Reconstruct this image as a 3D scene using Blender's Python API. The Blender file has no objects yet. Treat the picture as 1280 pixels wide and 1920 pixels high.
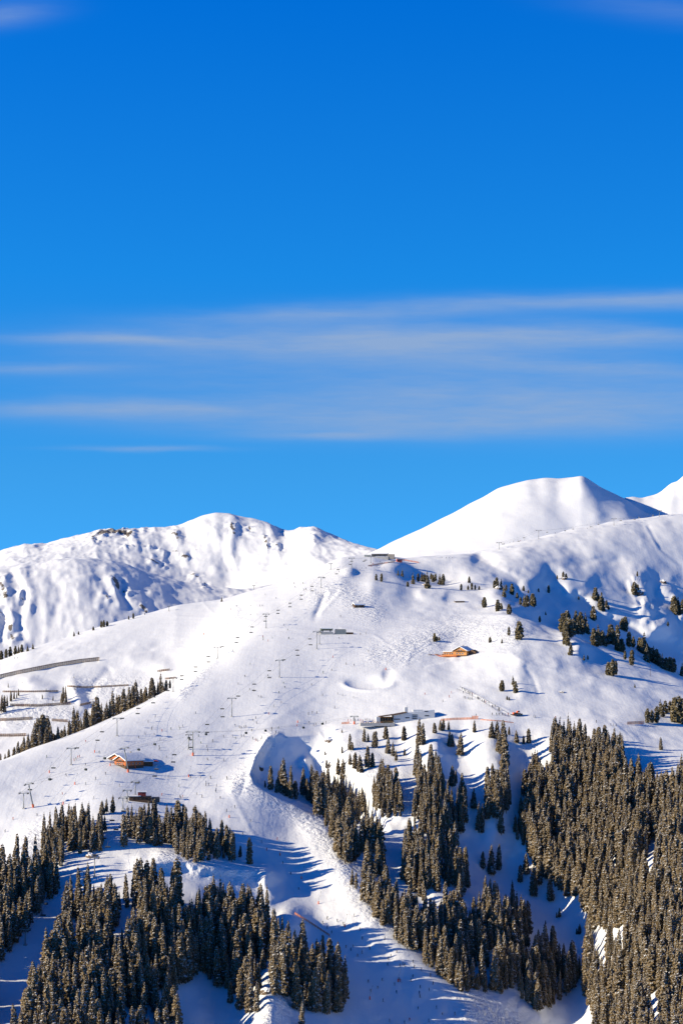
import bpy, bmesh, math, random
import numpy as np
from mathutils import Vector, Matrix
R = math.radians
rnd = random.Random(7)
C = bpy.context.scene.collection
scene = bpy.context.scene

# ---------------------------------------------------------------- camera
F, HX, HY = 3600.0, 640.0, 1250.0          # focal length in photo pixels, principal column, horizon row
cam_d = bpy.data.cameras.new('camera'); cam = bpy.data.objects.new('camera', cam_d); C.objects.link(cam)
cam.location = (0, 0, 0); cam.rotation_euler = (R(90), 0, 0)
cam_d.sensor_width = 36; cam_d.lens = F*36/1920; cam_d.shift_y = (HY-960)/1920
cam_d.clip_start = 1; cam_d.clip_end = 60000
scene.camera = cam

# ---------------------------------------------------------------- light
SUN_EL, SUN_AZ = 21.0, 15.0                # azimuth measured from -X towards the camera (-Y)
sd = Vector((-math.cos(R(SUN_EL))*math.cos(R(SUN_AZ)), -math.cos(R(SUN_EL))*math.sin(R(SUN_AZ)), math.sin(R(SUN_EL))))
sun_l = bpy.data.lights.new('sun', 'SUN'); sun = bpy.data.objects.new('sun', sun_l); C.objects.link(sun)
sun_l.energy = 4.9; sun_l.angle = R(0.5); sun_l.color = (1.0, 0.87, 0.62)
sun.location = (-500, 0, 800); sun.rotation_euler = sd.to_track_quat('Z', 'Y').to_euler()
scene.view_settings.view_transform = 'Standard'; scene.view_settings.look = 'None'
scene.view_settings.exposure = 0.46; scene.view_settings.gamma = 1.0
scene.cycles.max_bounces = 5; scene.cycles.diffuse_bounces = 2

world = bpy.data.worlds.new('World'); scene.world = world; world.use_nodes = True
nt = world.node_tree; nt.nodes.clear()
def N(nt, t, **k):
    n = nt.nodes.new(t)
    for a, b in k.items(): setattr(n, a, b)
    return n
def math_n(nt, op, a, b=None, c=None):
    n = nt.nodes.new('ShaderNodeMath'); n.operation = op
    for i, v in enumerate((a, b, c)):
        if v is None: continue
        if isinstance(v, (int, float)): n.inputs[i].default_value = v
        else: nt.links.new(v, n.inputs[i])
    return n.outputs[0]
geo = N(nt, 'ShaderNodeTexCoord'); sep = N(nt, 'ShaderNodeSeparateXYZ'); nt.links.new(geo.outputs['Generated'], sep.inputs[0])
sky = N(nt, 'ShaderNodeTexSky'); sky.sky_type = 'NISHITA'; sky.sun_disc = False
sky.sun_elevation = R(SUN_EL); sky.sun_rotation = math.atan2(sd.x, sd.y)
sky.air_density = 1.0; sky.dust_density = 0.0; sky.ozone_density = 3.0; sky.altitude = 2000
# polarised winter sky: the horizon is read a little higher up, where the air is deep blue
zz = math_n(nt, 'MULTIPLY_ADD', math_n(nt, 'MAXIMUM', sep.outputs[2], 0.0), 2.3, 0.26)
cmb = N(nt, 'ShaderNodeCombineXYZ'); nt.links.new(sep.outputs[0], cmb.inputs[0]); nt.links.new(sep.outputs[1], cmb.inputs[1]); nt.links.new(zz, cmb.inputs[2])
nrm = N(nt, 'ShaderNodeVectorMath', operation='NORMALIZE'); nt.links.new(cmb.outputs[0], nrm.inputs[0])
nt.links.new(nrm.outputs[0], sky.inputs[0])
mul = N(nt, 'ShaderNodeMix', data_type='RGBA', blend_type='MULTIPLY'); mul.inputs[0].default_value = 1
nt.links.new(sky.outputs[0], mul.inputs[6])
rmp = N(nt, 'ShaderNodeValToRGB'); nt.links.new(sep.outputs[2], rmp.inputs[0])
SKYR = [(0.0, (.17, .64, .78)), (.10, (.16, .64, .79)), (.20, (.05, .61, .93)), (.33, (.003, .46, .96)), (.5, (.003, .20, .49)), (1.0, (.003, .13, .34))]
while len(rmp.color_ramp.elements) < len(SKYR): rmp.color_ramp.elements.new(.5)
for e, (p_, c_) in zip(rmp.color_ramp.elements, SKYR): e.position = p_; e.color = (*c_, 1)
sc3 = N(nt, 'ShaderNodeVectorMath', operation='SCALE'); nt.links.new(rmp.outputs[0], sc3.inputs[0]); sc3.inputs['Scale'].default_value = 3.0
nt.links.new(sc3.outputs[0], mul.inputs[7])
# thin cirrus streaks, laid out by compass direction and elevation
yv = math_n(nt, 'MAXIMUM', sep.outputs[1], 0.05)
px = math_n(nt, 'MULTIPLY_ADD', math_n(nt, 'DIVIDE', sep.outputs[0], yv), F, HX)
py = math_n(nt, 'MULTIPLY_ADD', math_n(nt, 'DIVIDE', sep.outputs[2], yv), -F, HY)
cv = N(nt, 'ShaderNodeCombineXYZ')
nt.links.new(math_n(nt, 'MULTIPLY', px, 0.0032), cv.inputs[0]); nt.links.new(math_n(nt, 'MULTIPLY', py, 0.022), cv.inputs[1])
n1 = N(nt, 'ShaderNodeTexNoise'); n1.inputs['Scale'].default_value = 1.0; n1.inputs['Detail'].default_value = 5; n1.inputs['Roughness'].default_value = 0.55
nt.links.new(cv.outputs[0], n1.inputs['Vector'])
wob = math_n(nt, 'MULTIPLY_ADD', n1.outputs[0], 26.0, -13.0)
pyw = math_n(nt, 'ADD', py, wob)
WISPS = [  # cx, cy, half length, half thickness, density, slope
    (1210, 564, 430, 17, .60, -.02), (620, 588, 240, 14, .42, -.03), (690, 640, 460, 38, .72, .0), (230, 638, 220, 9, .42, .01),
    (1130, 630, 260, 18, .45, .02), (1130, 690, 270, 16, .38, .04), (1020, 760, 560, 50, .60, .0), (200, 768, 330, 19, .55, .0),
    (760, 800, 420, 22, .36, .0), (650, 817, 160, 9, .34, .0), (270, 841, 130, 5, .4, .0), (60, 693, 160, 11, .34, .0), (0, 28, 90, 22, .35, -.1), (1260, 20, 170, 24, .16, .1),
    (640, 700, 620, 50, .20, .0)]
tot = None
for cx, cy, a, b, d, sl in WISPS:
    dx = math_n(nt, 'MULTIPLY_ADD', px, 1/a, -cx/a)
    yy = math_n(nt, 'MULTIPLY_ADD', px, -sl, sl*cx - cy)
    dy = math_n(nt, 'MULTIPLY', math_n(nt, 'ADD', pyw, yy), 1/b)
    r2 = math_n(nt, 'ADD', math_n(nt, 'MULTIPLY', dx, dx), math_n(nt, 'MULTIPLY', dy, dy))
    g = math_n(nt, 'MULTIPLY', math_n(nt, 'EXPONENT', math_n(nt, 'MULTIPLY', r2, -1.0)), d)
    tot = g if tot is None else math_n(nt, 'ADD', tot, g)
cv2 = N(nt, 'ShaderNodeCombineXYZ')
nt.links.new(math_n(nt, 'MULTIPLY', math_n(nt, 'MULTIPLY_ADD', pyw, .35, px), 0.010), cv2.inputs[0]); nt.links.new(math_n(nt, 'MULTIPLY', pyw, 0.085), cv2.inputs[1])
n2 = N(nt, 'ShaderNodeTexNoise'); n2.inputs['Scale'].default_value = 1.0; n2.inputs['Detail'].default_value = 4; n2.inputs['Roughness'].default_value = 0.6
nt.links.new(cv2.outputs[0], n2.inputs['Vector'])
tot = math_n(nt, 'MULTIPLY', tot, math_n(nt, 'ADD', math_n(nt, 'MULTIPLY_ADD', n1.outputs[0], 1.0, 0.12), math_n(nt, 'MULTIPLY', n2.outputs[0], .75)))
tot = math_n(nt, 'MULTIPLY', tot, math_n(nt, 'GREATER_THAN', sep.outputs[1], 0.3))
tot = math_n(nt, 'MINIMUM', tot, 0.85)
CLOUD_COL = (2.2, 3.1, 4.7, 1)
cm = N(nt, 'ShaderNodeMix', data_type='RGBA'); nt.links.new(tot, cm.inputs[0]); nt.links.new(mul.outputs[2], cm.inputs[6]); cm.inputs[7].default_value = CLOUD_COL
bg = N(nt, 'ShaderNodeBackground'); bg.inputs[1].default_value = 0.1; nt.links.new(cm.outputs[2], bg.inputs[0])
wo = N(nt, 'ShaderNodeOutputWorld'); nt.links.new(bg.outputs[0], wo.inputs[0])

# ---------------------------------------------------------------- tagging helpers
def tag(o, label=None, cat=None, group=None, kind=None):
    if label: o['label'] = label
    if cat: o['category'] = cat
    if group: o['group'] = group
    if kind: o['kind'] = kind
    return o
def thing(name, loc, rotz=0.0, label=None, cat=None, group=None):
    o = bpy.data.objects.new(name, None); C.objects.link(o); o.location = loc; o.rotation_euler = (0, 0, rotz)
    o.empty_display_size = 0.5
    return tag(o, label, cat, group)
def meshobj(name, me, parent=None):
    o = bpy.data.objects.new(name, me); C.objects.link(o)
    if parent is not None: o.parent = parent
    return o

# ---------------------------------------------------------------- materials
def simple_mat(name, col, rough=0.7, metal=0.0, var=0.12, scale=3.0, bump=0.0):
    m = bpy.data.materials.new(name); m.use_nodes = True; t = m.node_tree; b = t.nodes['Principled BSDF']
    b.inputs['Roughness'].default_value = rough; b.inputs['Metallic'].default_value = metal
    tc = N(t, 'ShaderNodeTexCoord'); n = N(t, 'ShaderNodeTexNoise'); n.inputs['Scale'].default_value = scale; n.inputs['Detail'].default_value = 3
    t.links.new(tc.outputs['Object'], n.inputs['Vector'])
    r = N(t, 'ShaderNodeMapRange'); r.inputs['From Min'].default_value = .3; r.inputs['From Max'].default_value = .7
    r.inputs['To Min'].default_value = 1-var; r.inputs['To Max'].default_value = 1+var; t.links.new(n.outputs[0], r.inputs[0])
    mm = N(t, 'ShaderNodeVectorMath', operation='SCALE'); mm.inputs[0].default_value = col[:3]; t.links.new(r.outputs[0], mm.inputs['Scale'])
    t.links.new(mm.outputs[0], b.inputs['Base Color'])
    if bump:
        bp = N(t, 'ShaderNodeBump'); bp.inputs['Strength'].default_value = 1; bp.inputs['Distance'].default_value = bump
        t.links.new(n.outputs[0], bp.inputs['Height']); t.links.new(bp.outputs[0], b.inputs['Normal'])
    return m
def snow_mat():
    m = bpy.data.materials.new('snow'); m.use_nodes = True; t = m.node_tree; b = t.nodes['Principled BSDF']
    b.inputs['Roughness'].default_value = 0.75; b.inputs['Specular IOR Level'].default_value = 0.25
    tc = N(t, 'ShaderNodeTexCoord')
    def noise(scale, det=3, vec=None, rough=.5):
        n = N(t, 'ShaderNodeTexNoise'); n.inputs['Scale'].default_value = scale; n.inputs['Detail'].default_value = det; n.inputs['Roughness'].default_value = rough
        t.links.new(vec or tc.outputs['Object'], n.inputs['Vector']); return n.outputs[0]
    at = N(t, 'ShaderNodeAttribute', attribute_name='rough'); ar = N(t, 'ShaderNodeAttribute', attribute_name='rock')
    fine = noise(0.55, 3, rough=.6); mog = noise(0.22, 2); wide = noise(0.035, 4)
    h = math_n(t, 'MULTIPLY', wide, 1.1)
    h = math_n(t, 'MULTIPLY_ADD', fine, 0.16, h)
    mp = N(t, 'ShaderNodeMapping'); mp.inputs['Rotation'].default_value = (0, 0, R(-24)); mp.inputs['Scale'].default_value = (.55, .025, .1); t.links.new(tc.outputs['Object'], mp.inputs[0])
    st = noise(1.0, 2, mp.outputs[0]); h = math_n(t, 'MULTIPLY_ADD', st, .075, h)
    mp2 = N(t, 'ShaderNodeMapping'); mp2.inputs['Rotation'].default_value = (0, 0, R(35)); mp2.inputs['Scale'].default_value = (.5, .02, .1); t.links.new(tc.outputs['Object'], mp2.inputs[0])
    h = math_n(t, 'MULTIPLY_ADD', noise(1.0, 2, mp2.outputs[0]), .05, h)
    mg = math_n(t, 'MULTIPLY', math_n(t, 'ADD', mog, math_n(t, 'MULTIPLY', fine, .5)), at.outputs['Fac'])
    h = math_n(t, 'MULTIPLY_ADD', mg, 3.2, h)
    bp = N(t, 'ShaderNodeBump'); bp.inputs['Strength'].default_value = 1.0; bp.inputs['Distance'].default_value = 1.0
    t.links.new(h, bp.inputs['Height']); t.links.new(bp.outputs[0], b.inputs['Normal'])
    # rock shows where the painted mask and the noise agree
    rk = math_n(t, 'MULTIPLY', ar.outputs['Fac'], 1.0)
    k = math_n(t, 'ADD', math_n(t, 'MULTIPLY', rk, 0.75), math_n(t, 'MULTIPLY_ADD', noise(.05, 5, rough=.65), 1.4, -1.35))
    k = N(t, 'ShaderNodeMapRange'); rs = math_n(t, 'ADD', math_n(t, 'MULTIPLY', rk, 0.55), noise(.06, 6, rough=.7))
    t.links.new(rs, k.inputs[0]); k.inputs['From Min'].default_value = .86; k.inputs['From Max'].default_value = .93
    rc = N(t, 'ShaderNodeMix', data_type='RGBA'); rc.inputs[6].default_value = (.10, .085, .07, 1); rc.inputs[7].default_value = (.26, .22, .18, 1); t.links.new(fine, rc.inputs[0])
    mx = N(t, 'ShaderNodeMix', data_type='RGBA'); mx.inputs[6].default_value = (.84, .85, .87, 1)
    t.links.new(k.outputs[0], mx.inputs[0]); t.links.new(rc.outputs[2], mx.inputs[7]); t.links.new(mx.outputs[2], b.inputs['Base Color'])
    return m
SNOW = snow_mat()
SNOWCAP = simple_mat('roof_snow', (.84, .85, .87), .8, var=.03, scale=.8, bump=.15)

# ---------------------------------------------------------------- numpy noise
def hash2(ix, iy, s):
    n = (ix.astype(np.int64)*374761393 + iy.astype(np.int64)*668265263 + s*1442695041) & 0xffffffff
    n = ((n ^ (n >> 13))*1274126177) & 0xffffffff
    n = ((n ^ (n >> 16))*2246822519) & 0xffffffff
    return ((n ^ (n >> 15)) & 0xffff)/65535.0
def vnoise(x, y, s=0):
    ix = np.floor(x); iy = np.floor(y); fx = x-ix; fy = y-iy
    fx = fx*fx*fx*(fx*(fx*6-15)+10); fy = fy*fy*fy*(fy*(fy*6-15)+10)
    a = hash2(ix, iy, s); b = hash2(ix+1, iy, s); c = hash2(ix, iy+1, s); d = hash2(ix+1, iy+1, s)
    return (a+(b-a)*fx)+((c+(d-c)*fx)-(a+(b-a)*fx))*fy
def fbm(x, y, oct=4, s=0, gain=.5):
    t = 0; a = 1; w = 0
    for k in range(oct):
        t = t + a*(vnoise(x, y, s+k*17)*2-1); w += a; a *= gain; x, y = x*1.93+y*.37+11.3, y*1.93-x*.37+5.7
    return t/w
def ridged(x, y, oct=4, s=0):
    t = 0; a = 1; w = 0
    for k in range(oct):
        t = t + a*(1-np.abs(vnoise(x, y, s+k*13)*2-1)*2); w += a; a *= .5; x, y = x*2.03+y*.31+3.1, y*2.03-x*.31+9.2
    return t/w
# ---------------------------------------------------------------- terrain sheets
# A sheet is a fan of columns seen from the valley viewpoint; each row of knots is (column, row on the skyline chart, distance).
def seg_dist(x, y, pts):
    best = np.full(x.shape, 1e9)
    for (x0, y0), (x1, y1) in zip(pts[:-1], pts[1:]):
        dx, dy = x1-x0, y1-y0; L = dx*dx+dy*dy+1e-9
        t = np.clip(((x-x0)*dx+(y-y0)*dy)/L, 0, 1)
        best = np.minimum(best, np.hypot(x-x0-t*dx, y-y0-t*dy))
    return best
def smooth1(a, cols, sig):
    # gaussian smoothing on a non-uniform axis
    out = np.empty_like(a)
    for i, c in enumerate(cols):
        w = np.exp(-((cols-c)/sig)**2*.5); out[i] = (w*a).sum()/w.sum()
    return out
def in_poly(x, y, poly):
    c = np.zeros(np.shape(x), bool); n = len(poly)
    for i in range(n):
        x0, y0 = poly[i]; x1, y1 = poly[(i+1) % n]
        if y0 == y1: continue
        cond = ((y0 > y) != (y1 > y)) & (x < (x1-x0)*(y-y0)/(y1-y0)+x0)
        c ^= cond
    return c
KER = np.exp(-(np.arange(-20, 21)/7.0)**2/2); KER /= KER.sum()
class Sheet:
    def __init__(s, name, cols, rows, segs, sig, strokes=(), zfun=None, rough=(), rock=(), dsig=60, warp=10, dfun=None):
        s.cols = cols; K = len(rows)
        ky = np.empty((K, len(cols))); kd = np.empty((K, len(cols)))
        for k, (r, sg) in enumerate(zip(rows, sig)):
            xs = [p[0] for p in r]
            a = np.interp(cols, xs, [p[1] for p in r]); d = np.interp(cols, xs, [p[2] for p in r])
            u = np.arange(cols[0], cols[-1]+4, 4.0)
            def sm(v, g):
                vu = np.interp(u, cols, v); n = int(3*g/4)+1; kx = np.arange(-n, n+1)*4.0; w = np.exp(-(kx/g)**2/2); w /= w.sum()
                return np.interp(cols, u, np.convolve(np.pad(vu, n, 'edge'), w, 'valid'))
            ky[k] = sm(a, sg) if sg else a; kd[k] = sm(d, dsig)
        for k in range(1, K): kd[k] = np.maximum(kd[k], kd[k-1]+8)
        # monotone cubic in distance
        dd = np.diff(kd, axis=0); sl = np.diff(ky, axis=0)/dd
        m = np.zeros_like(ky); m[0] = sl[0]; m[-1] = sl[-1]
        for k in range(1, K-1):
            same = sl[k-1]*sl[k] > 0
            m[k] = np.where(same, 2*sl[k-1]*sl[k]/np.where(same, sl[k-1]+sl[k], 1), 0)
            m[k] = np.interp(cols, u, np.convolve(np.pad(np.interp(u, cols, m[k]), 20, 'edge'), KER, 'valid'))
        Y = []; D = []
        for k in range(K-1):
            n = segs[k]; t = (np.arange(n)/n)[:, None]
            h = dd[k]; t2 = t*t; t3 = t2*t
            Y.append((2*t3-3*t2+1)*ky[k]+(t3-2*t2+t)*h*m[k]+(-2*t3+3*t2)*ky[k+1]+(t3-t2)*h*m[k+1])
            D.append(kd[k]+t*h)
        Y.append(ky[-1:]); D.append(kd[-1:])
        Y = np.vstack(Y); D = np.vstack(D); X = np.broadcast_to(cols, Y.shape)
        s.rowstart = np.concatenate([[0], np.cumsum(segs)])
        g = -(D/F)*np.gradient(Y, axis=0)/np.gradient(D, axis=0)     # slope against the line of sight
        vis = np.ones_like(Y, bool)
        g = np.clip(g, .13, .6)
        h = np.zeros_like(Y)
        WX = X+warp*fbm(X/45, Y/38, 3, 91); WY = Y+warp*fbm(X/45, Y/38, 3, 95)
        for st in strokes:
            pts, w, a = st[0], st[1], st[2]; p = st[3] if len(st) > 3 else 2
            r = seg_dist(WX, WY, pts)/w
            h += a*np.exp(-r**p)
        D2 = D - h/g
        if dfun is not None: D2 = D2 + dfun(WX*.4+X*.6, WY*.4+Y*.6)
        for k in range(1, len(D2)): D2[k] = np.maximum(D2[k], D2[k-1]+.12)
        D = D2
        wx = D*(X-HX)/F; wz = D*(HY-Y)/F
        if zfun is not None: wz = wz + zfun(wx, D, X, Y)
        s.X, s.Z, s.D = wx, wz, D; s.PX = X
        s.PY = HY - F*wz/D
        s.name = name
        nr, nc = Y.shape
        co = np.stack([wx, D, wz], -1).reshape(-1, 3).astype(np.float32)
        i = np.arange(nr-1)[:, None]*nc+np.arange(nc-1)[None]
        q = np.stack([i, i+1, i+nc+1, i+nc], -1).reshape(-1).astype(np.int32)
        me = bpy.data.meshes.new(name); me.vertices.add(len(co)); me.vertices.foreach_set('co', co.ravel())
        me.loops.add(len(q)); me.loops.foreach_set('vertex_index', q)
        nf = len(q)//4; me.polygons.add(nf); me.polygons.foreach_set('loop_start', np.arange(nf, dtype=np.int32)*4)
        me.polygons.foreach_set('use_smooth', np.ones(nf, bool))
        me.update(calc_edges=True)
        for nm, lst in (('rough', rough), ('rock', rock)):
            v = np.zeros_like(Y)
            for it in lst:
                if it[0] == 'poly': 
                    v = np.maximum(v, np.where(in_poly(X, Y, it[1]), it[2], 0))
                else:
                    v = np.maximum(v, it[3]*np.exp(-(seg_dist(X, Y, it[1])/it[2])**2))
            at = me.attributes.new(nm, 'FLOAT', 'POINT'); at.data.foreach_set('value', v.reshape(-1).astype(np.float32))
        me.materials.append(SNOW)
        s.obj = meshobj(name, me); s.obj['kind'] = 'structure'
    def ground(s, x, y, v0=0):
        """world point of the first ground met along the sight line through column x and row y"""
        x = min(max(x, s.cols[0]), s.cols[-1]-.01)
        i = int(np.searchsorted(s.cols, x, 'right'))-1; i = min(max(i, 0), len(s.cols)-2)
        f = (x-s.cols[i])/(s.cols[i+1]-s.cols[i])
        py = s.PY[v0:, i]*(1-f)+s.PY[v0:, i+1]*f; d = s.D[v0:, i]*(1-f)+s.D[v0:, i+1]*f
        k = np.nonzero(py <= y)[0]
        k = int(k[0]) if len(k) else int(np.argmin(py))
        if k == 0: dist = d[0]; yy = py[0]
        else:
            t = (py[k-1]-y)/max(py[k-1]-py[k], 1e-6); t = min(max(t, 0), 1); dist = d[k-1]+(d[k]-d[k-1])*t; yy = py[k-1]+(py[k]-py[k-1])*t
        return Vector((dist*(x-HX)/F, dist, dist*(HY-yy)/F))
    def height(s, wx, wy):
        """ground height under a plan position"""
        x = HX + F*wx/wy
        i = int(np.searchsorted(s.cols, x, 'right'))-1; i = min(max(i, 0), len(s.cols)-2)
        f = (x-s.cols[i])/(s.cols[i+1]-s.cols[i])
        d = s.D[:, i]*(1-f)+s.D[:, i+1]*f; z = s.Z[:, i]*(1-f)+s.Z[:, i+1]*f
        return float(np.interp(wy, d, z))

def colset(a, b, step, wide_a, wide_b):
    left = a-np.geomspace(step, a-wide_a, 26)[::-1]; right = b+np.geomspace(step, wide_b-b, 26)
    return np.unique(np.concatenate([left, np.arange(a, b+step, step), right]))

# ---- near hillside
def row(*p): return list(p)
r0 = row((-2000,2300,560),(-300,2300,600),(200,2300,600),(700,2330,640),(1100,2330,600),(3200,2300,560))
r1 = row((-2000,1930,820),(-300,1930,840),(0,1930,850),(200,1930,860),(350,1930,900),(520,1930,880),(660,1930,925),(850,1930,945),(1000,1930,975),(1105,1930,965),(1190,1930,880),(1280,1930,850),(3200,1930,820))
r2 = row((-2000,1700,950),(-300,1700,960),(0,1700,975),(100,1700,990),(200,1700,975),(330,1700,985),(450,1700,1010),(520,1700,1042),(620,1700,1044),(700,1700,1046),(860,1700,1072),(1000,1700,1120),(1110,1700,1125),(1220,1700,1010),(1280,1700,975),(3200,1700,930))
r3 = row((-2000,1650,1060),(-300,1640,1060),(0,1600,1070),(90,1560,1090),(200,1490,1140),(260,1497,1150),(340,1515,1140),(440,1500,1150),(480,1440,1200),(510,1392,1290),(560,1374,1325),(650,1366,1325),(720,1361,1308),(800,1356,1295),(950,1350,1300),(1100,1372,1295),(1280,1385,1290),(3200,1400,1200))
r4 = row((-2000,1640,1280),(-300,1540,1140),(0,1427,1225),(50,1408,1250),(100,1390,1280),(150,1371,1315),(200,1350,1350),(260,1322,1395),(330,1286,1455),(400,1242,1530),(450,1212,1550),(520,1200,1555),(700,1200,1545),(850,1185,1600),(950,1150,1680),(1050,1182,1640),(1120,1215,1600),(1200,1243,1560),(1280,1275,1520),(1400,1330,1500),(3200,1420,1400))
def dip(cols_y, extra): return cols_y
v1 = row((-2000,1700,1380),(-300,1600,1230),(0,1485,1300),(100,1440,1355),(200,1395,1425),(260,1355,1465),(330,1300,1520),(400,1235,1600),(450,1196,1610),(520,1184,1610),(700,1184,1600),(850,1168,1670),(950,1138,1750),(1050,1196,1720),(1120,1232,1735),(1200,1268,1755),(1280,1300,1775),(1400,1360,1800),(3200,1440,1800))
r5 = row((-2000,1420,1650),(-300,1300,1690),(0,1240,1760),(60,1216,1790),(150,1188,1830),(200,1171,1850),(260,1155,1880),(330,1136,1920),(410,1126,1930),(440,1118,1940),(520,1094,1970),(600,1062,2010),(640,1045,2030),(700,1039,2060),(760,1047,2080),(830,1042,2120),(900,1034,2170),(1000,1011,2240),(1080,994,2300),(1150,978,2340),(1220,969,2370),(1280,962,2400),(1400,945,2450),(3200,850,2600))
v2 = [(x, y+(70 if x<560 else 34), d+260) for x, y, d in r5]
v3 = [(x, y+260, d+900) for x, y, d in r5]
cols = colset(-260, 1540, 2.5, -2000, 3200)
strokes = [
 # lower slopes
 ([(375,1760),(410,1850),(430,1960)], 46, -7), ([(540,1740),(510,1830),(500,1940)], 32, 7), ([(500,1642),(430,1628),(350,1614),(270,1628)], 19, 4.5),
 ([(503,1640),(512,1690)], 14, 2.2),
 ([(650,1500),(720,1540),(800,1590)], 36, -7), ([(860,1600),(950,1650),(1040,1720),(1070,1800),(1080,1880),(1080,2000)], 56, -11, 2.4), ([(800,1640),(880,1700),(930,1780),(950,1860)], 44, 7), ([(600,1570),(680,1690),(780,1790),(880,1870)], 46, 5),([(740,1640),(800,1700),(850,1740)], 26, -4),
 ([(572,1430),(592,1455),(618,1490)], 8, 3.5),
 ([(650,1390),(685,1450),(735,1520)], 36, 5), ([(760,1395),(790,1440)], 26, -3), ([(800,1400),(815,1480),(830,1560)], 28, 4),
 ([(860,1400),(880,1470),(890,1560)], 30, -4), ([(915,1390),(930,1440),(948,1500)], 26, 4.5), ([(985,1420),(985,1500),(960,1600),(930,1660)], 36, -6),
 ([(1120,1420),(1150,1520),(1200,1650),(1240,1760)], 80, 7), ([(1225,1540),(1222,1600),(1150,1710),(1080,1790)], 34, -6),
 ([(1260,1700),(1230,1850),(1190,2000)], 90, 6),
 ([(440,1500),(560,1590),(640,1680),(760,1790),(880,1930)], 70, 3),
 # upper meadows: swells and hollows
 ([(700,1098),(740,1100)], 22, 3), ([(790,1112),(825,1118)], 16, 2.5),
 ([(905,1050),(935,1072),(970,1092)], 18, -5), ([(985,1036),(1040,1056),(1100,1078)], 18, 2.5),
 ([(1060,1034),(1120,1052),(1190,1070)], 10, -2), 
 ([(1030,1110),(1085,1135),(1150,1170),(1240,1210),(1290,1230)], 24, -10), ([(1195,1080),(1215,1130),(1240,1165)], 20, 7), ([(1255,1100),(1280,1150)], 16, 4),
 ([(1220,1100),(1232,1150)], 10, -2.5), ([(1150,1060),(1160,1110)], 26, -1.5),
 ([(930,1110),(965,1135),(995,1150)], 18, 5), ([(1065,1185),(1085,1215)], 24, 5), ([(970,1240),(985,1300)], 16, 1.2),
 ([(1000,1200),(1100,1260),(1200,1310)], 30, 1.5), 
 ([(860,1225),(960,1230),(1040,1250)], 14, 1.5),
 ([(640,1070),(560,1100),(480,1125)], 24, 2), ([(605,1120),(590,1150)], 7, -1.2),
 # left of the ridge: snow swells between the barriers
 ([(200,1262),(180,1285)], 9, -1.6), ([(60,1285),(80,1300)], 14, 2), ([(145,1290),(150,1315)], 14, 3), ([(250,1240),(300,1250)], 18, 2), ([(170,1300),(160,1340)], 14, -1.6),
]
TRACKS = [([(187,1241),(260,1227),(330,1214),(370,1222),(430,1212)], 1.0, 3), ([(592,1150),(632,1108)], -.8, 3), ([(600,1152),(640,1110)], .7, 2.5), ([(640,1178),(700,1190),(748,1222),(800,1228),(900,1222),(960,1228)], .7, 2.5),
 ([(868,1290),(965,1341)], .9, 2.5), ([(860,1292),(957,1343)], -.5, 2.5), ([(965,1341),(1060,1350),(1200,1360)], .8, 2.5), ([(1150,1356),(1188,1390),(1200,1440)], -.5, 2), ([(1138,1356),(1168,1385),(1180,1430)], -.5, 2), ([(1165,1358),(1230,1382),(1300,1400)], .5, 2),
 ([(960,1229),(990,1248),(1060,1262),(1160,1282),(1290,1296)], .6, 2.5), ([(850,1276),(940,1256),(985,1250)], .5, 2), ([(1215,985),(1240,1030),(1280,1060)], -1.2, 2.5), ([(1208,985),(1232,1030),(1272,1064)], .9, 2.5),
 ([(660,1352),(760,1358),(900,1348),(1100,1358)], .6, 3), ([(330,1155),(420,1160),(440,1200)], .5, 2), ([(380,1130),(400,1150),(470,1165)], .5, 2), ([(600,1375),(612,1400),(618,1412)], .9, 2),
 ([(400,1130),(560,1125)], .4, 2), ([(300,1290),(380,1250),(430,1185)], .7, 3), ([(640,1215),(600,1300),(500,1360)], .35, 6), ([(250,1470),(380,1400),(520,1310)], .3, 5), ([(430,1480),(470,1560),(560,1680)], .5, 4),
 ([(760,1230),(790,1210),(850,1180)], .5, 2), ([(770,1235),(800,1215),(870,1190)], -.5, 2), ([(760,1245),(770,1225),(776,1215)], .5, 2), ([(800,1250),(850,1238),(900,1236)], .5, 2)]
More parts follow.
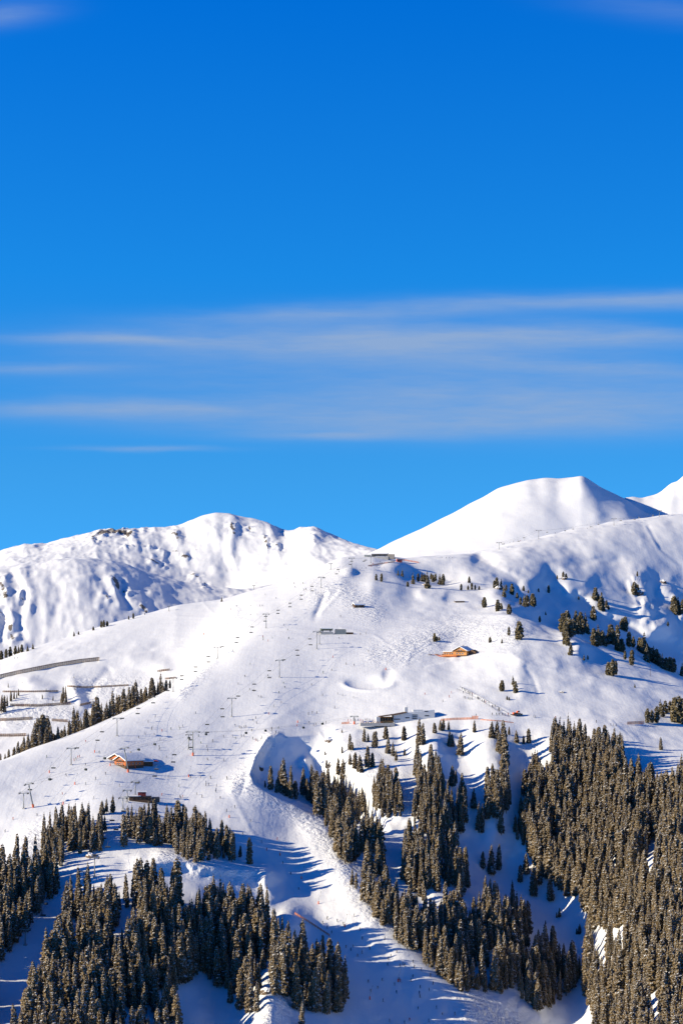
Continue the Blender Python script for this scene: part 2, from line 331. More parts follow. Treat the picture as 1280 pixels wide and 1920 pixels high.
def z_near(wx, D, px, py):
    up = np.clip((1400-py)/120, 0, 1); right = np.clip((px-620)/220, 0, 1)
    left = np.clip((360-px)/60, 0, 1)*np.clip((1400-py)/40, 0, 1)*np.clip((py-1170)/40, 0, 1)
    pist = np.exp(-(seg_dist(px, py, [(300,1440),(450,1480),(560,1590),(650,1690),(800,1830),(900,1960)])/70)**4)
    flat = np.exp(-(seg_dist(px, py, [(150,1430),(420,1330),(560,1200),(650,1080)])/110)**4)
    wild = (1-np.maximum(pist, flat))
    z = fbm(wx/60, D/85, 4, 3)*(1.0+1.6*(1-up)*1)*wild + fbm(wx/90, D/150, 3, 9)*0.8
    z += wild*right*up*(fbm(wx/55, D/120, 4, 21)*2.6+fbm(wx/20, D/45, 3, 27)*.9)
    z += wild*(1-up)*fbm(wx/22, D/30, 3, 33)*1.1
    z += wild*left*fbm(wx/18, D/30, 3, 41)*.9
    z += fbm(wx/14, D/20, 3, 51)*.14
    # reservoir basin beside the piste and its dark cut bank
    def bowl(cx, cy, rx, ry): return np.exp(-(((px-cx)/rx)**2+((py-cy)/ry)**2)**1.6)
    z -= 3.4*bowl(686, 1279, 38, 11)+1.3*bowl(727, 1266, 10, 13)+.5*np.exp(-(seg_dist(px, py, [(985,1252),(1000,1275),(1008,1300)])/4)**2)
    z += 1.0*np.exp(-((np.hypot((px-690)/46, (py-1281)/15)-1)/.16)**2)*np.clip((py-1272)/10, 0, 1)
    z += .8*bowl(758, 1270, 26, 14)
    z += 2.6*np.exp(-(seg_dist(px, py, [(520,1385),(503,1390),(484,1425),(472,1462)])/9)**2)
    z += 2.5*bowl(655, 1074, 12, 7)
    for ln, a, w in TRACKS: z += .45*a*np.exp(-(seg_dist(px, py, ln)/w)**2)
    cl = np.exp(-(seg_dist(px, py, [(1196,1090),(1205,1125),(1215,1150)])/22)**2)+np.exp(-(seg_dist(px, py, [(1262,1120),(1280,1160)])/18)**2)
    z += cl*ridged(wx/16, D/34, 3, 77)*4.5
    z += 4.0*bowl(742, 1064, 24, 9)-8.0*bowl(818, 1078, 56, 17)
    return z
ROUGH = [('line',[(505,1388),(470,1440),(440,1475)],15,.75),('line',[(475,1472),(560,1515),(622,1585),(662,1655),(710,1715)],24,.65),('line',[(90,1560),(40,1590)],22,.8),
 ('line',[(590,1115),(640,1110),(700,1150)],22,.5),('line',[(420,1180),(440,1150)],22,.5),('line',[(750,1215),(860,1180),(960,1190)],26,.55),('line',[(700,1225),(760,1225)],20,.5),
 ('line',[(0,1340),(120,1335)],26,.5),('line',[(150,1290),(290,1290)],20,.5),('line',[(500,1790),(500,1920)],40,.8),('line',[(300,1610),(480,1650)],20,.5),('line',[(640,1420),(740,1480)],30,.4),
 ('line',[(880,1890),(960,1930)],30,.9),('line',[(630,1440),(700,1500)],30,.5),('line',[(395,1240),(340,1300)],12,.5)]
ROCK = [('line',[(1198,1105),(1200,1118)],8,.75),('line',[(1265,1130),(1274,1150)],10,.8),('line',[(1055,1083),(1058,1085)],4,.8),('line',[(1240,1090),(1246,1094)],5,.7),('line',[(510,1820),(505,1860)],10,.5)]
def soft_poly(X, Y, poly, w):
    m = np.zeros(X.shape); xs = [p[0] for p in poly]; ys = [p[1] for p in poly]
    b = (X > min(xs)-2*w) & (X < max(xs)+2*w) & (Y > min(ys)-2*w) & (Y < max(ys)+2*w)
    d = seg_dist(X[b], Y[b], poly+poly[:1])*np.where(in_poly(X[b], Y[b], poly), 1, -1)
    t = np.clip(d/w*.5+.5, 0, 1); m[b] = t*t*(3-2*t); return m
def d_near(X, Y):
    m = soft_poly(X, Y, [(507,1386),(560,1372),(610,1376),(660,1440),(690,1500),(740,1560),(700,1562),(640,1545),(600,1522),(545,1498),(500,1478),(476,1462),(486,1425)], 9)
    return 36*m*np.clip((Y-1380)/60, 0, 1)*np.clip((1640-Y)/100, 0, 1)*np.clip((700+(Y-1500)*.6-X)/70, 0, 1)
near = Sheet('snowfield', cols, [r0, r1, r2, r3, r4, v1, r5, v2, v3], [90, 150, 150, 150, 24, 150, 30, 12], [30, 35, 30, 38, 16, 30, 3, 10, 10], strokes, z_near, ROUGH, ROCK, dfun=d_near)

# ---- far range on the left
m0 = row((-2000,1330,2350),(-300,1330,2350),(500,1300,2450),(900,1280,2600))
m1 = row((-2000,1200,3000),(-400,1100,3050),(-100,1075,3080),(0,1064,3100),(60,1061,3100),(110,1051,3120),(170,1048,3140),(230,1060,3160),(290,1080,3180),(350,1096,3200),(450,1106,3230),(520,1100,3230),(600,1085,3200),(700,1085,3150),(900,1100,3150))
m2 = row((-2000,1220,3250),(-400,1120,3300),(0,1080,3330),(110,1064,3350),(170,1064,3360),(230,1082,3370),(290,1102,3380),(350,1118,3400),(420,1126,3420),(480,1104,3430),(560,1082,3400),(640,1062,3350),(700,1060,3300),(900,1100,3300))
m3 = row((-2000,1120,4100),(-400,1080,4000),(-100,1058,4000),(0,1037,4000),(20,1030,4000),(45,1022,4000),(85,1021,4000),(130,1009,4000),(180,998,4000),(240,994,4000),(300,990,4000),(340,984,4000),(362,976,4000),(385,966,4000),(405,960,4000),(432,962,4000),(445,968,4000),(480,976,4000),(505,984,3950),(528,995,3930),(545,996,3930),(562,992,3900),(582,990,3900),(598,993,3900),(612,1001,3850),(640,1011,3800),(662,1021,3750),(680,1026,3700),(712,1034,3650),(800,1075,3600),(900,1120,3600))
m4 = [(x, y+160, d+900) for x, y, d in m3]
m5 = [(x, y+420, d+2500) for x, y, d in m3]
mstrokes = [([(440,972),(438,1000),(430,1040)], 9, 16), ([(455,985),(462,1020)], 7, -12), ([(528,996),(540,1030)], 9, -18), ([(508,990),(512,1025)], 8, 14),([(480,985),(490,1040)], 10, 8),
 ([(582,995),(590,1040)], 16, 18), ([(625,1015),(640,1050)], 14, -8),
 ([(245,1000),(250,1018),(258,1030)], 7, 14), ([(200,1000),(185,1010)], 7, 8), ([(330,1005),(335,1022)], 8, 14), ([(345,1040),(350,1055)], 7, 14), ([(360,1000),(400,1030),(430,1070)], 14, -14),
 ([(215,1065),(275,1095),(330,1110)], 8, -6),
 ([(40,1075),(60,1110),(50,1150)], 9, 16), ([(28,1085),(48,1130),(36,1180)], 9, -16), ([(10,1090),(14,1120)], 8, 14), ([(95,1085),(120,1120),(95,1160)], 9, -8), ([(75,1080),(90,1150)], 9, 8),
 ([(205,1090),(216,1110),(224,1135)], 6, 16), ([(222,1092),(232,1118),(240,1140)], 6, -14), ([(190,1115),(186,1140)], 6, 10), ([(20,1150),(28,1180)], 9, 14), ([(8,1160),(4,1200)], 7, -18), ([(34,1175),(44,1195)], 6, -14), ([(265,1120),(275,1150)], 8, 10),
 ([(285,1115),(310,1130)], 8, 6), ([(460,1080),(420,1090)], 8, -5), ([(395,1060),(420,1075)], 8, 8)]
MROCK = [('line',[(165,1015),(260,1035),(360,1030)],26,.40),('line',[(60,1100),(240,1110)],30,.36),('line',[(360,1075),(460,1020),(540,1020)],22,.36),('line',[(175,1012),(190,1003),(215,1000),(240,1000)],7,.85),('line',[(245,1000),(240,1010)],6,1),('line',[(325,1002),(333,1010)],6,.85),('line',[(340,1045),(352,1045)],5,.85),('line',[(285,1058),(305,1062)],6,.7),
 ('line',[(434,985),(440,1003)],5,1),('line',[(468,990),(470,1000)],4,.7),('line',[(497,1012),(502,1030)],5,.8),('line',[(515,1022),(520,1030)],4,.7),('line',[(583,1005),(590,1020)],4,.5),
 ('line',[(0,1095),(12,1125)],8,.8),('line',[(40,1120),(50,1145)],6,.6),('line',[(214,1090),(222,1105)],6,.9),('line',[(232,1110),(240,1120)],5,.7),('line',[(200,1122),(203,1130)],4,.7),('line',[(20,1180),(25,1200)],6,.9),('line',[(0,1150),(14,1165)],8,.6),
 ('line',[(265,1142),(275,1150)],5,.9),('line',[(360,1080),(372,1085)],6,.7),('line',[(380,1090),(384,1100)],4,.7),('line',[(275,1029),(283,1030)],3,.7),('line',[(235,1030),(245,1028)],4,.7),('line',[(270,995),(275,990)],3,.6),('line',[(300,1035),(308,1038)],3,.6)]
mcols = colset(-260, 800, 2.5, -2000, 1100)
def z_mtn(wx, D, px, py):
    face = np.clip((py-1040)/20, 0, 1)*np.clip((3250-D)/60, 0, 1)
    rim = np.exp(-((D-4000)/180)**2)
    z = ridged(wx/170+D/900, D/260, 4, 5)*4*(1-.7*rim) + fbm(wx/50, D/80, 3, 8)*3
    z += face*ridged(wx/70+D/400, D/500, 4, 12)*3.0
    z += fbm(wx/26, D/60, 3, 15)*1.3 + ridged(wx/18+D/200, D/70, 3, 19)*.8*np.clip((py-975)/12, 0, 1)
    crag = np.zeros_like(px)
    for it in MROCK[3:]: crag = np.maximum(crag, np.exp(-(seg_dist(px, py, it[1])/(it[2]*1.8))**2))
    z += crag*(ridged(wx/22, D/40, 3, 18)*7)
    z += np.clip((py-970)/10, 0, 1)*np.clip((1085-py)/30, 0, 1)*np.clip((D-3400)/100, 0, 1)*ridged(wx/45+D/300, D/240, 4, 25)*3
    return z
mstrokes = [(a, w*1.15, h*.19) for a, w, h in mstrokes]
mtnL = Sheet('left_mountain_range', mcols, [m0, m1, m2, m3, m4, m5], [110, 30, 130, 20, 8], [30, 6, 6, 2.5, 10, 20], mstrokes, z_mtn, [('line',[(0,1100),(300,1100)],60,.0)], MROCK, warp=4)

# ---- dome and far peak on the right
d0 = row((450,1200,2600),(1280,1150,2800),(3200,1100,2800))
d1 = row((450,1160,2780),(700,1075,2780),(900,1060,2800),(1000,1040,2830),(1150,1020,2900),(1280,1000,2900),(3200,960,2900))
d2 = row((450,1200,3300),(600,1100,3250),(660,1056,3230),(712,1030,3220),(730,1020,3210),(790,992,3200),(850,962,3180),(880,944,3180),(905,932,3170),(935,914,3160),(965,904,3150),(990,898,3150),(1020,895,3150),(1045,897,3140),(1075,894,3130),(1090,892,3130),(1102,898,3130),(1125,914,3130),(1150,926,3140),(1172,937,3150),(1200,958,3150),(1240,978,3150),(1400,1040,3150),(3200,1100,3200))
d3 = [(x, y+18, d+260) for x, y, d in d2]
d4 = [(x, y+400, d+1400) for x, y, d in d2]
dstrokes = [([(1090,905),(1108,930),(1118,965)], 18, 4), ([(1140,930),(1165,962)], 30, 3), ([(1045,940),(1070,985)], 22, -4), ([(1005,905),(1015,935)], 16, -2)]
def z_dome(wx, D, px, py):
    return fbm(wx/160, D/180, 4, 61)*5 + fbm(wx/40, D/60, 3, 66)*.8
dcols = colset(560, 1540, 3, 300, 3200)
dome = Sheet('domed_summit', dcols, [d0, d1, d2, d3, d4], [20, 110, 20, 10], [20, 15, 3, 10, 20], dstrokes, z_dome, warp=4)
p0 = row((700,1150,2990),(1280,1120,2990),(3600,1100,2990))
p1 = row((700,1100,3280),(1100,990,3260),(1150,945,3255),(1172,931,3255),(1186,929,3255),(1205,931,3255),(1225,926,3260),(1240,919,3270),(1258,906,3290),(1270,900,3300),(1282,890,3320),(1350,850,3400),(1500,800,3600),(1800,780,3800),(3600,900,3800))
p2 = [(x, y+350, d+1500) for x, y, d in p1]
def z_peak(wx, D, px, py): return fbm(wx/120, D/150, 4, 71)*5 + fbm(wx/30, D/40, 3, 76)*1.2
pcols = colset(900, 1540, 4, 500, 3600)
peak = Sheet('far_peak', pcols, [p0, p1, p2], [90, 30], [20, 2, 20], [], z_peak)
# ---- unseen wooded valley out to the horizon, coloured dark to cut bounced light
me = bpy.data.meshes.new('valley_ground')
nx = 61; v = []; f = []
for j in range(nx):
    for i in range(nx):
        x = -30000+1000*i; y = -22000+1000*j
        v.append((x, y, -330+60*math.sin(x*.0007)*math.cos(y*.0006)))
for j in range(nx-1):
    for i in range(nx-1): a = j*nx+i; f.append((a, a+1, a+nx+1, a+nx))
me.from_pydata(v, [], f); me.materials.append(simple_mat('wooded_valley', (.07, .075, .06), .9, var=.5, scale=.002))
vg = meshobj('valley_ground', me); vg['kind'] = 'structure'
# ---------------------------------------------------------------- conifers
def foliage_mat(name, dark, light, snowy):
    m = bpy.data.materials.new(name); m.use_nodes = True; t = m.node_tree; b = t.nodes['Principled BSDF']
    b.inputs['Roughness'].default_value = .85; b.inputs['Specular IOR Level'].default_value = .1
    tc = N(t, 'ShaderNodeTexCoord'); g = N(t, 'ShaderNodeNewGeometry')
    n = N(t, 'ShaderNodeTexNoise'); n.inputs['Scale'].default_value = 1.1; n.inputs['Detail'].default_value = 3; t.links.new(g.outputs['Position'], n.inputs['Vector'])
    n2 = N(t, 'ShaderNodeTexNoise'); n2.inputs['Scale'].default_value = .17; n2.inputs['Detail'].default_value = 1; t.links.new(g.outputs['Position'], n2.inputs['Vector'])
    mx = N(t, 'ShaderNodeMix', data_type='RGBA'); mx.inputs[6].default_value = (*dark, 1); mx.inputs[7].default_value = (*light, 1)
    r = N(t, 'ShaderNodeMapRange'); r.inputs['From Min'].default_value = .35; r.inputs['From Max'].default_value = .65
    t.links.new(math_n(t, 'ADD', math_n(t, 'MULTIPLY', n.outputs[0], .42), math_n(t, 'MULTIPLY', n2.outputs[0], .58)), r.inputs[0])
    t.links.new(r.outputs[0], mx.inputs[0])
    n3 = N(t, 'ShaderNodeTexNoise'); n3.inputs['Scale'].default_value = 2.3; n3.inputs['Detail'].default_value = 2; t.links.new(g.outputs['Position'], n3.inputs['Vector'])
    k = N(t, 'ShaderNodeMapRange'); t.links.new(n3.outputs[0], k.inputs[0]); k.inputs['From Min'].default_value = snowy; k.inputs['From Max'].default_value = snowy+.06
    m2 = N(t, 'ShaderNodeMix', data_type='RGBA'); t.links.new(k.outputs[0], m2.inputs[0]); t.links.new(mx.outputs[2], m2.inputs[6]); m2.inputs[7].default_value = (.62, .62, .62, 1)
    t.links.new(m2.outputs[2], b.inputs['Base Color'])
    return m
NEEDLE = foliage_mat('spruce_needles', (.080, .056, .028), (.22, .155, .075), .595)
BRANCHSNOW = simple_mat('branch_snow', (.70, .70, .70), .8, var=.12, scale=2)
PINENEEDLE = foliage_mat('stone_pine_needles', (.055, .044, .022), (.155, .120, .055), .62)
BARK = simple_mat('bark', (.10, .07, .05), .9, var=.3, scale=6)

def crown_arrays(seed, H, Rr, base, levels, nb, power, snow, round_top=False, broken=False):
    rr = random.Random(seed); ax = rr.uniform(0, 6.28); am = rr.uniform(.05, .25); V = []; Fc = []; Mi = []
    def quad(a, b, c, d, mi):
        n = len(V); V.extend((a, b, c, d)); Fc.append((n, n+1, n+2, n+3)); Mi.append(mi)
    for li in range(levels):
        t = (li+rr.uniform(-.3, .3))/levels; t = min(max(t, 0), .985)
        z = base+(H-base)*t
        if round_top: rad = Rr*math.sqrt(max(0.02, 1-(max(0, t-.25)/.78)**2.2))*(.62+.38*min(1, t*4+.2))
        else: rad = Rr*(1-t)**power*(.72+.28*min(1, t*6+.3))
        rad = max(rad, .16)
        n = max(3, int(nb*(.45+.55*rad/Rr)))
        a0 = rr.uniform(0, 6.28)
        if li > levels-3 and broken: continue
        for k in range(n):
            a = a0+6.283*k/n+rr.uniform(-.3, .3); L = rad*rr.uniform(.6, 1.22)*(1+am*math.cos(a-ax))
            ca, sa = math.cos(a), math.sin(a); w = L*rr.uniform(.30, .48)+.12
            up = rr.uniform(.02, .22)*L; droop = L*rr.uniform(.35, .75)
            def P(f, s, dz): return (ca*L*f-sa*w*s, sa*L*f+ca*w*s, z+dz)
            m1, m2 = -up*.2, -droop*.45
            # a drooping bough: two roof-like halves
            for s in (-1, 1):
                quad(P(.05, 0, up), P(.6, 0, m1+.08), P(.58, s, m1-.34*w-.12), P(.2, s*.55, up-.35*w), 0)
                quad(P(.6, 0, m1+.08), P(1, 0, m2), P(.9, s*.55, m2-.3*w-.1), P(.58, s, m1-.34*w-.12), 0)
            quad(P(.35, 0, up*.4), P(1, 0, m2), P(.88, rr.uniform(-.3, .3), m2-.55*w-.35), P(.4, rr.uniform(-.3, .3), -.6*w-.3), 0)
            if rr.random() < snow:
                s = rr.choice((-1, 1)); e = .07; f0 = rr.uniform(.3, .6); f1 = min(1.02, f0+rr.uniform(.25, .5)); ss = rr.uniform(.4, .8)
                zz = lambda f: (m1+(m2-m1)*(f-.6)/.4 if f > .6 else up+(m1-up)*f/.6)
                quad(P(f0, -ss*.8, zz(f0)-.15*w+e), P(f1, -ss*.5, zz(f1)-.15*w+e), P(f1, ss*.5, zz(f1)+e), P(f0, ss*.8, zz(f0)+e+.03), 1)
    # leader
    quad((-.14, 0, H-.9), (.14, 0, H-.9), (.03, 0, H+.2), (-.03, 0, H+.2), 0); quad((0, -.14, H-.9), (0, .14, H-.9), (0, .03, H+.2), (0, -.03, H+.2), 0)
    return np.array(V, np.float32), np.array(Fc, np.int32), np.array(Mi, np.int32)
def trunk_arrays(H, r, sides=6):
    V = []; Fc = []
    zs = (-1.6, H*.3, H*.97); rs = (r, r*.7, r*.12)
    for z, q in zip(zs, rs):
        for k in range(sides): V.append((q*math.cos(6.283*k/sides), q*math.sin(6.283*k/sides), z))
    for j in range(2):
        for k in range(sides): a = j*sides+k; b = j*sides+(k+1) % sides; Fc.append((a, b, b+sides, a+sides))
    return np.array(V, np.float32), np.array(Fc, np.int32), np.zeros(len(Fc), np.int32)
def mesh_from(name, V, Fc, Mi, mats, smooth=False):
    me = bpy.data.meshes.new(name); me.vertices.add(len(V)); me.vertices.foreach_set('co', V.ravel())
    me.loops.add(Fc.size); me.loops.foreach_set('vertex_index', Fc.ravel())
    me.polygons.add(len(Fc)); me.polygons.foreach_set('loop_start', np.arange(len(Fc), dtype=np.int32)*4)
    for m in mats: me.materials.append(m)
    me.polygons.foreach_set('material_index', Mi)
    if smooth: me.polygons.foreach_set('use_smooth', np.ones(len(Fc), bool))
    me.update(calc_edges=True); return me
SPRUCE = []; PINE = []      # each: (height, crown mesh, trunk mesh, arrays for the mass)
for i in range(12):
    H = 18.0; base = rnd.uniform(.8, 2.4); rr_ = rnd.uniform(1.7, 2.6)
    c = crown_arrays(100+i, H, rr_, base, 28, 9, rnd.uniform(.28, .72), rnd.uniform(.35, .95), broken=(i == 5))
    t = trunk_arrays(H, .24)
    SPRUCE.append((H, mesh_from('spruce_crown', *c, [NEEDLE, BRANCHSNOW]), mesh_from('spruce_trunk', *t, [BARK], True), c, t))
for i in range(5):
    H = 10.0; base = rnd.uniform(.4, 1.2); rr_ = rnd.uniform(1.7, 2.5)
    c = crown_arrays(200+i, H, rr_, base, 13, 9, .7, .42, round_top=(i != 3))
    t = trunk_arrays(H, .26)
    PINE.append((H, mesh_from('pine_crown', *c, [PINENEEDLE, BRANCHSNOW]), mesh_from('pine_trunk', *t, [BARK], True), c, t))

def put_tree(kind, p, height, label, group, wide=1.0):
    lib = SPRUCE if kind == 'spruce' else PINE
    H, cm_, tm_, _, _ = rnd.choice(lib)
    s = height/H
    e = thing('spruce_tree' if kind == 'spruce' else 'pine_tree', p, rnd.uniform(0, 6.28), label, kind+' tree', group)
    w = s*wide if s > .6 else s*wide*1.1
    e.scale = (w, w, s); e.rotation_euler = (rnd.uniform(-.025, .025), rnd.uniform(-.025, .025), rnd.uniform(0, 6.28))
    meshobj('crown', cm_, e); meshobj('trunk', tm_, e)
    return e

# ---- forest areas: polygon of tree feet (chart columns/rows), mean height there, spacing
FOREST = [
 ('P1', [(-60,1650),(0,1652),(60,1640),(112,1650),(108,1680),(80,1702),(45,1750),(15,1800),(-60,1830)], 18, 1.0),
 ('P0', [(-170,1800),(-70,1835),(-22,1845),(-24,2000),(-170,2000)], 18, 1.1),  # unseen spruces past the left edge, added to shade the lift lane
 ('P2', [(78,1600),(85,1575),(120,1552),(165,1545),(197,1548),(197,1570),(188,1600),(150,1605),(105,1640),(85,1640)], 14.5, .85),
 ('P2b', [(106,1610),(146,1615),(144,1655),(108,1655)], 14, .9),
 ('P3', [(232,1590),(240,1555),(262,1545),(300,1550),(360,1560),(405,1575),(442,1600),(440,1617),(400,1612),(370,1622),(330,1606),(312,1580),(282,1604),(245,1598)], 14, .85),
 ('P4', [(128,1712),(150,1700),(200,1690),(300,1688),(340,1700),(372,1706),(395,1700),(440,1712),(482,1722),(512,1748),(520,1790),(470,1800),(460,1835),(425,1855),(395,1830),(335,1850),(315,1880),(330,1930),(340,2000),(15,2000),(42,1950),(62,1900),(86,1850),(106,1790),(122,1750)], 19.5, 1.0),
 ('P4b', [(350,1700),(500,1745),(520,1800),(480,1830),(470,1900),(440,1890),(400,1850),(350,1800)], 19, 1.2),
 ('P4c', [(512,1760),(560,1795),(612,1825),(640,1860),(655,1885),(632,1903),(560,1900),(540,1870),(508,1865)], 19.5, .9),
 ('P4d', [(470,1830),(490,1830),(482,1900),(465,1890)], 14, 1.0),
 ('P5', [(500,1480),(560,1505),(600,1535),(628,1580),(645,1640),(672,1680),(705,1722),(742,1764),(800,1815),(850,1852),(878,1866),(900,1860),(935,1868),(965,1850),(955,1810),(985,1785),(992,1745),(960,1710),(900,1700),(860,1640),(852,1600),(775,1590),(735,1580),(690,1550),(640,1520),(600,1500),(540,1480)], 17.5, .8),
 ('P6', [(968,1830),(1000,1802),(1075,1812),(1082,1850),(1060,1868),(1020,1905),(1000,1900),(975,1880)], 18, .9),
 ('P7', [(776,1452),(806,1440),(838,1470),(852,1540),(856,1590),(800,1585),(770,1545),(786,1500)], 14, .9),
 ('P7b', [(698,1480),(720,1470),(750,1490),(754,1532),(718,1536),(700,1520)], 13.5, .9),
 ('P7c', [(858,1500),(905,1540),(955,1520),(952,1470),(912,1480),(905,1560),(890,1580),(856,1560)], 14, 1.0),
 ('P7d', [(600,1475),(650,1500),(690,1530),(640,1530),(600,1505)], 13, 1.0),
 ('P7e', [(985,1450),(1005,1470),(1000,1560),(960,1590),(975,1530)], 14, 1.2),
 ('P8', [(978,1585),(992,1500),(1008,1440),(1022,1412),(1055,1402),(1100,1412),(1150,1420),(1165,1440),(1180,1485),(1240,1492),(1300,1480),(1380,1480),(1400,2000),(1108,2000),(1118,1930),(1095,1870),(1098,1810),(1100,1760),(1104,1722),(1084,1695),(1062,1682),(1040,1660),(1010,1640)], 19, .86),
]
HOLES = [[(715,1625),(745,1640),(790,1690),(838,1735),(830,1752),(780,1735),(738,1700)], [(1214,1580),(1236,1575),(1238,1620),(1222,1660),(1212,1650)], [(1138,1855),(1150,1850),(1152,1885),(1140,1890)], [(860,1690),(880,1690),(885,1720),(865,1720)], [(330,1690),(352,1700),(356,1760),(338,1755)], [(725,1540),(760,1560),(765,1600),(742,1590)]]
HR = np.full((960, 640), 1e9)        # distance buffer used only to rank how much of each tree can be seen
trees = []                            # [x, y, point, height, area]
def too_close(x, y, lst, sx, sy):
    for q in lst:
        if abs(q[0]-x) < sx and abs(q[1]-y) < sy and ((q[0]-x)/sx)**2+((q[1]-y)/sy)**2 < 1: return True
    return False
for nm, poly, hh, sp in FOREST:
    xs = [p[0] for p in poly]; ys = [p[1] for p in poly]
    loc = []; grid = {}
    tries = int((max(xs)-min(xs))*(max(ys)-min(ys))/7)
    rg = np.random.RandomState(len(trees)+5)
    cx_ = rg.uniform(min(xs), max(xs), tries); cy_ = rg.uniform(min(ys), max(ys), tries)
    ok = in_poly(cx_, cy_, poly)
    ok &= fbm(cx_/34, cy_/40, 2, 131) > (-.40 if nm == 'P8' else -.28)
    for hpoly in HOLES: ok &= ~in_poly(cx_, cy_, hpoly)
    for x, y in zip(cx_[ok].tolist(), cy_[ok].tolist()):
        k = (.62+.38*(y-1400)/500)*sp; sx, sy = 13.8*k, 9.0*k
        gi, gj = int(x/16), int(y/16)
        if any(too_close(x, y, grid.get((gi+a, gj+b), ()), sx, sy) for a in (-1, 0, 1) for b in (-1, 0, 1)): continue
        h = hh*rnd.choice((1.05, 1.05, 1, .9, .8, .6, .45))*rnd.uniform(.84, 1.2)*1.08
        grid.setdefault((gi, gj), []).append((x, y)); loc.append((x, y, h))
    for x, y, h in loc: trees.append([x, y, near.ground(x, y), h, nm])
trees.sort(key=lambda t: -t[2].y)
ids = np.full(HR.shape, -1)
for i, (x, y, p, h, nm) in enumerate(trees):     # far to near, so near trees overwrite
    hp = h*F/p.y; wp = hp*.12
    y0, y1 = int((y-hp)/2), int(y/2)
    for yy in range(max(0, y0), min(960, y1)):
        w = wp*(.25+.75*(yy-y0)/max(1, y1-y0)); a, b = int((x-w)/2), int((x+w)/2)+1
        if b > 0 and a < 640: ids[yy, max(0, a):min(640, b)] = i
cnt = np.bincount(ids[ids >= 0], minlength=len(trees))
order = np.argsort(-cnt)
MIDSP = [  # single spruces on the ribs below the restaurant: column, row, height in chart rows
 (889,1373,20),(981,1395,14),(991,1393,24),(967,1393,22),(954,1378,14),(922,1384,28),(931,1386,30),(935,1411,35),(944,1406,50),(947,1438,55),(941,1460,40),(863,1416,38),(843,1400,26),(847,1400,22),
 (825,1370,18),(831,1370,20),(841,1369,16),(814,1375,18),(757,1388,24),(723,1386,22),(786,1397,44),(792,1396,36),(781,1425,34),(704,1402,28),(727,1413,28),(736,1418,24),(758,1416,12),(743,1425,16),
 (655,1406,27),(661,1407,14),(683,1391,24),(690,1391,15),(701,1401,26),(756,1389,24),(742,1428,20),(641,1413,12),(641,1374,7),(609,1416,7),(612,1441,15),(617,1440,10),(593,1467,20),(605,1477,26),(614,1478,32),
 (628,1483,24),(656,1435,21),(666,1441,27),(675,1449,30),(690,1441,38),(699,1438,24),(634,1453,30),(643,1462,36),(714,1465,39),(727,1477,39),(707,1497,42),(733,1500,44),(745,1499,30),(497,1477,12),
 (847,1475,36),(854,1471,26),(870,1545,50),(866,1500,45),(888,1516,34),(897,1561,52),(916,1527,60),(931,1535,60),(948,1524,50),(939,1565,45),(965,1561,30),(1132,1393,26),(1161,1397,23),(1237,1406,21),
 (808,1470,40),(822,1455,34),(797,1500,44),(812,1520,46),(467,1620,44),(451,1608,20),(200,1525,26),(212,1524,30),(192,1528,24),(1048,1720,16),(1043,1721,10),(1086,1752,18),(1080,1752,10),(1022,1733,7),(1100,1712,14),(1120,1705,10),
 (640,1545,30),(920,1640,50),(935,1632,44),(905,1630,30),(1000,1680,50),(985,1640,36),(960,1700,44),(1010,1660,40),(566,1925,44),(1030,1690,46),(975,1655,30),(1118,1815,30),(1110,1800,24),(1085,1835,40)]
mass = []
N_SOLO = 300-len(MIDSP)
solo = set(int(i) for i in order[:N_SOLO])
mass = [t for i, t in enumerate(trees) if i not in solo]
def place_word(x, y, nm):
    a = {'P0':'at the left edge beside the lift lane','P1':'at the left edge beside the lift lane','P2':'in the clump left of the small dark lift station','P2b':'in the narrow clump by the lower lift pylons','P3':'in the clump below the small dark lift station',
         'P4c':'on the snowy rock rib left of the shaded piste','P4d':'on the snowy rock rib left of the shaded piste','P6':'in the small grove in the blue shaded gully','P7':'on the rib below the white restaurant','P7b':'on the rib below the white restaurant',
         'P7c':'on the ribs below the white restaurant','P7d':'beside the blue shadowed bowl','P7e':'at the upper left of the large right forest'}
    if nm in a: return a[nm]
    if nm in ('P4', 'P4b'):
        if x > 330: return 'at the shaded right part of the lower left forest'
        return 'in the bottom left corner forest' if y > 1850 else ('at the top of the lower left forest' if y < 1740 else 'in the middle of the lower left forest')
    if nm == 'P5':
        return 'at the top of the tree belt right of the piste' if y < 1600 else ('in the middle of the belt right of the piste' if y < 1740 else 'at the foot of the belt right of the piste')
    if y < 1520: return 'along the top of the large right forest'
    if y < 1700: return 'in the upper half of the large right forest'
    return 'in the bottom right corner forest' if y > 1840 else 'in the lower half of the large right forest'
zones = {}
for i in sorted(solo): zones.setdefault(place_word(trees[i][0], trees[i][1], trees[i][4]), []).append(i)
for w, lst in zones.items():
    xs = sorted(trees[i][0] for i in lst); n = len(xs)
    for i in lst:
        x, y, p, h, nm = trees[i]
        side = '' if n < 7 else (', left side' if x <= xs[n//3] else (', right side' if x >= xs[-n//3] else ', middle'))
        sz = 'towering' if h > 20.5 else ('tall' if h > 17 else 'short')
        lab = '%s snowy spruce %s%s' % (sz, w, side)
        if len(lab.replace('-', ' ').split()) > 15: lab = lab.replace('the small dark lift station', 'the dark station').replace('lower left forest', 'left forest')
        put_tree('spruce', p, h, lab, sz+' spruces '+w+side, rnd.uniform(.8, 1.3)*(1.25 if h < 11 else 1))
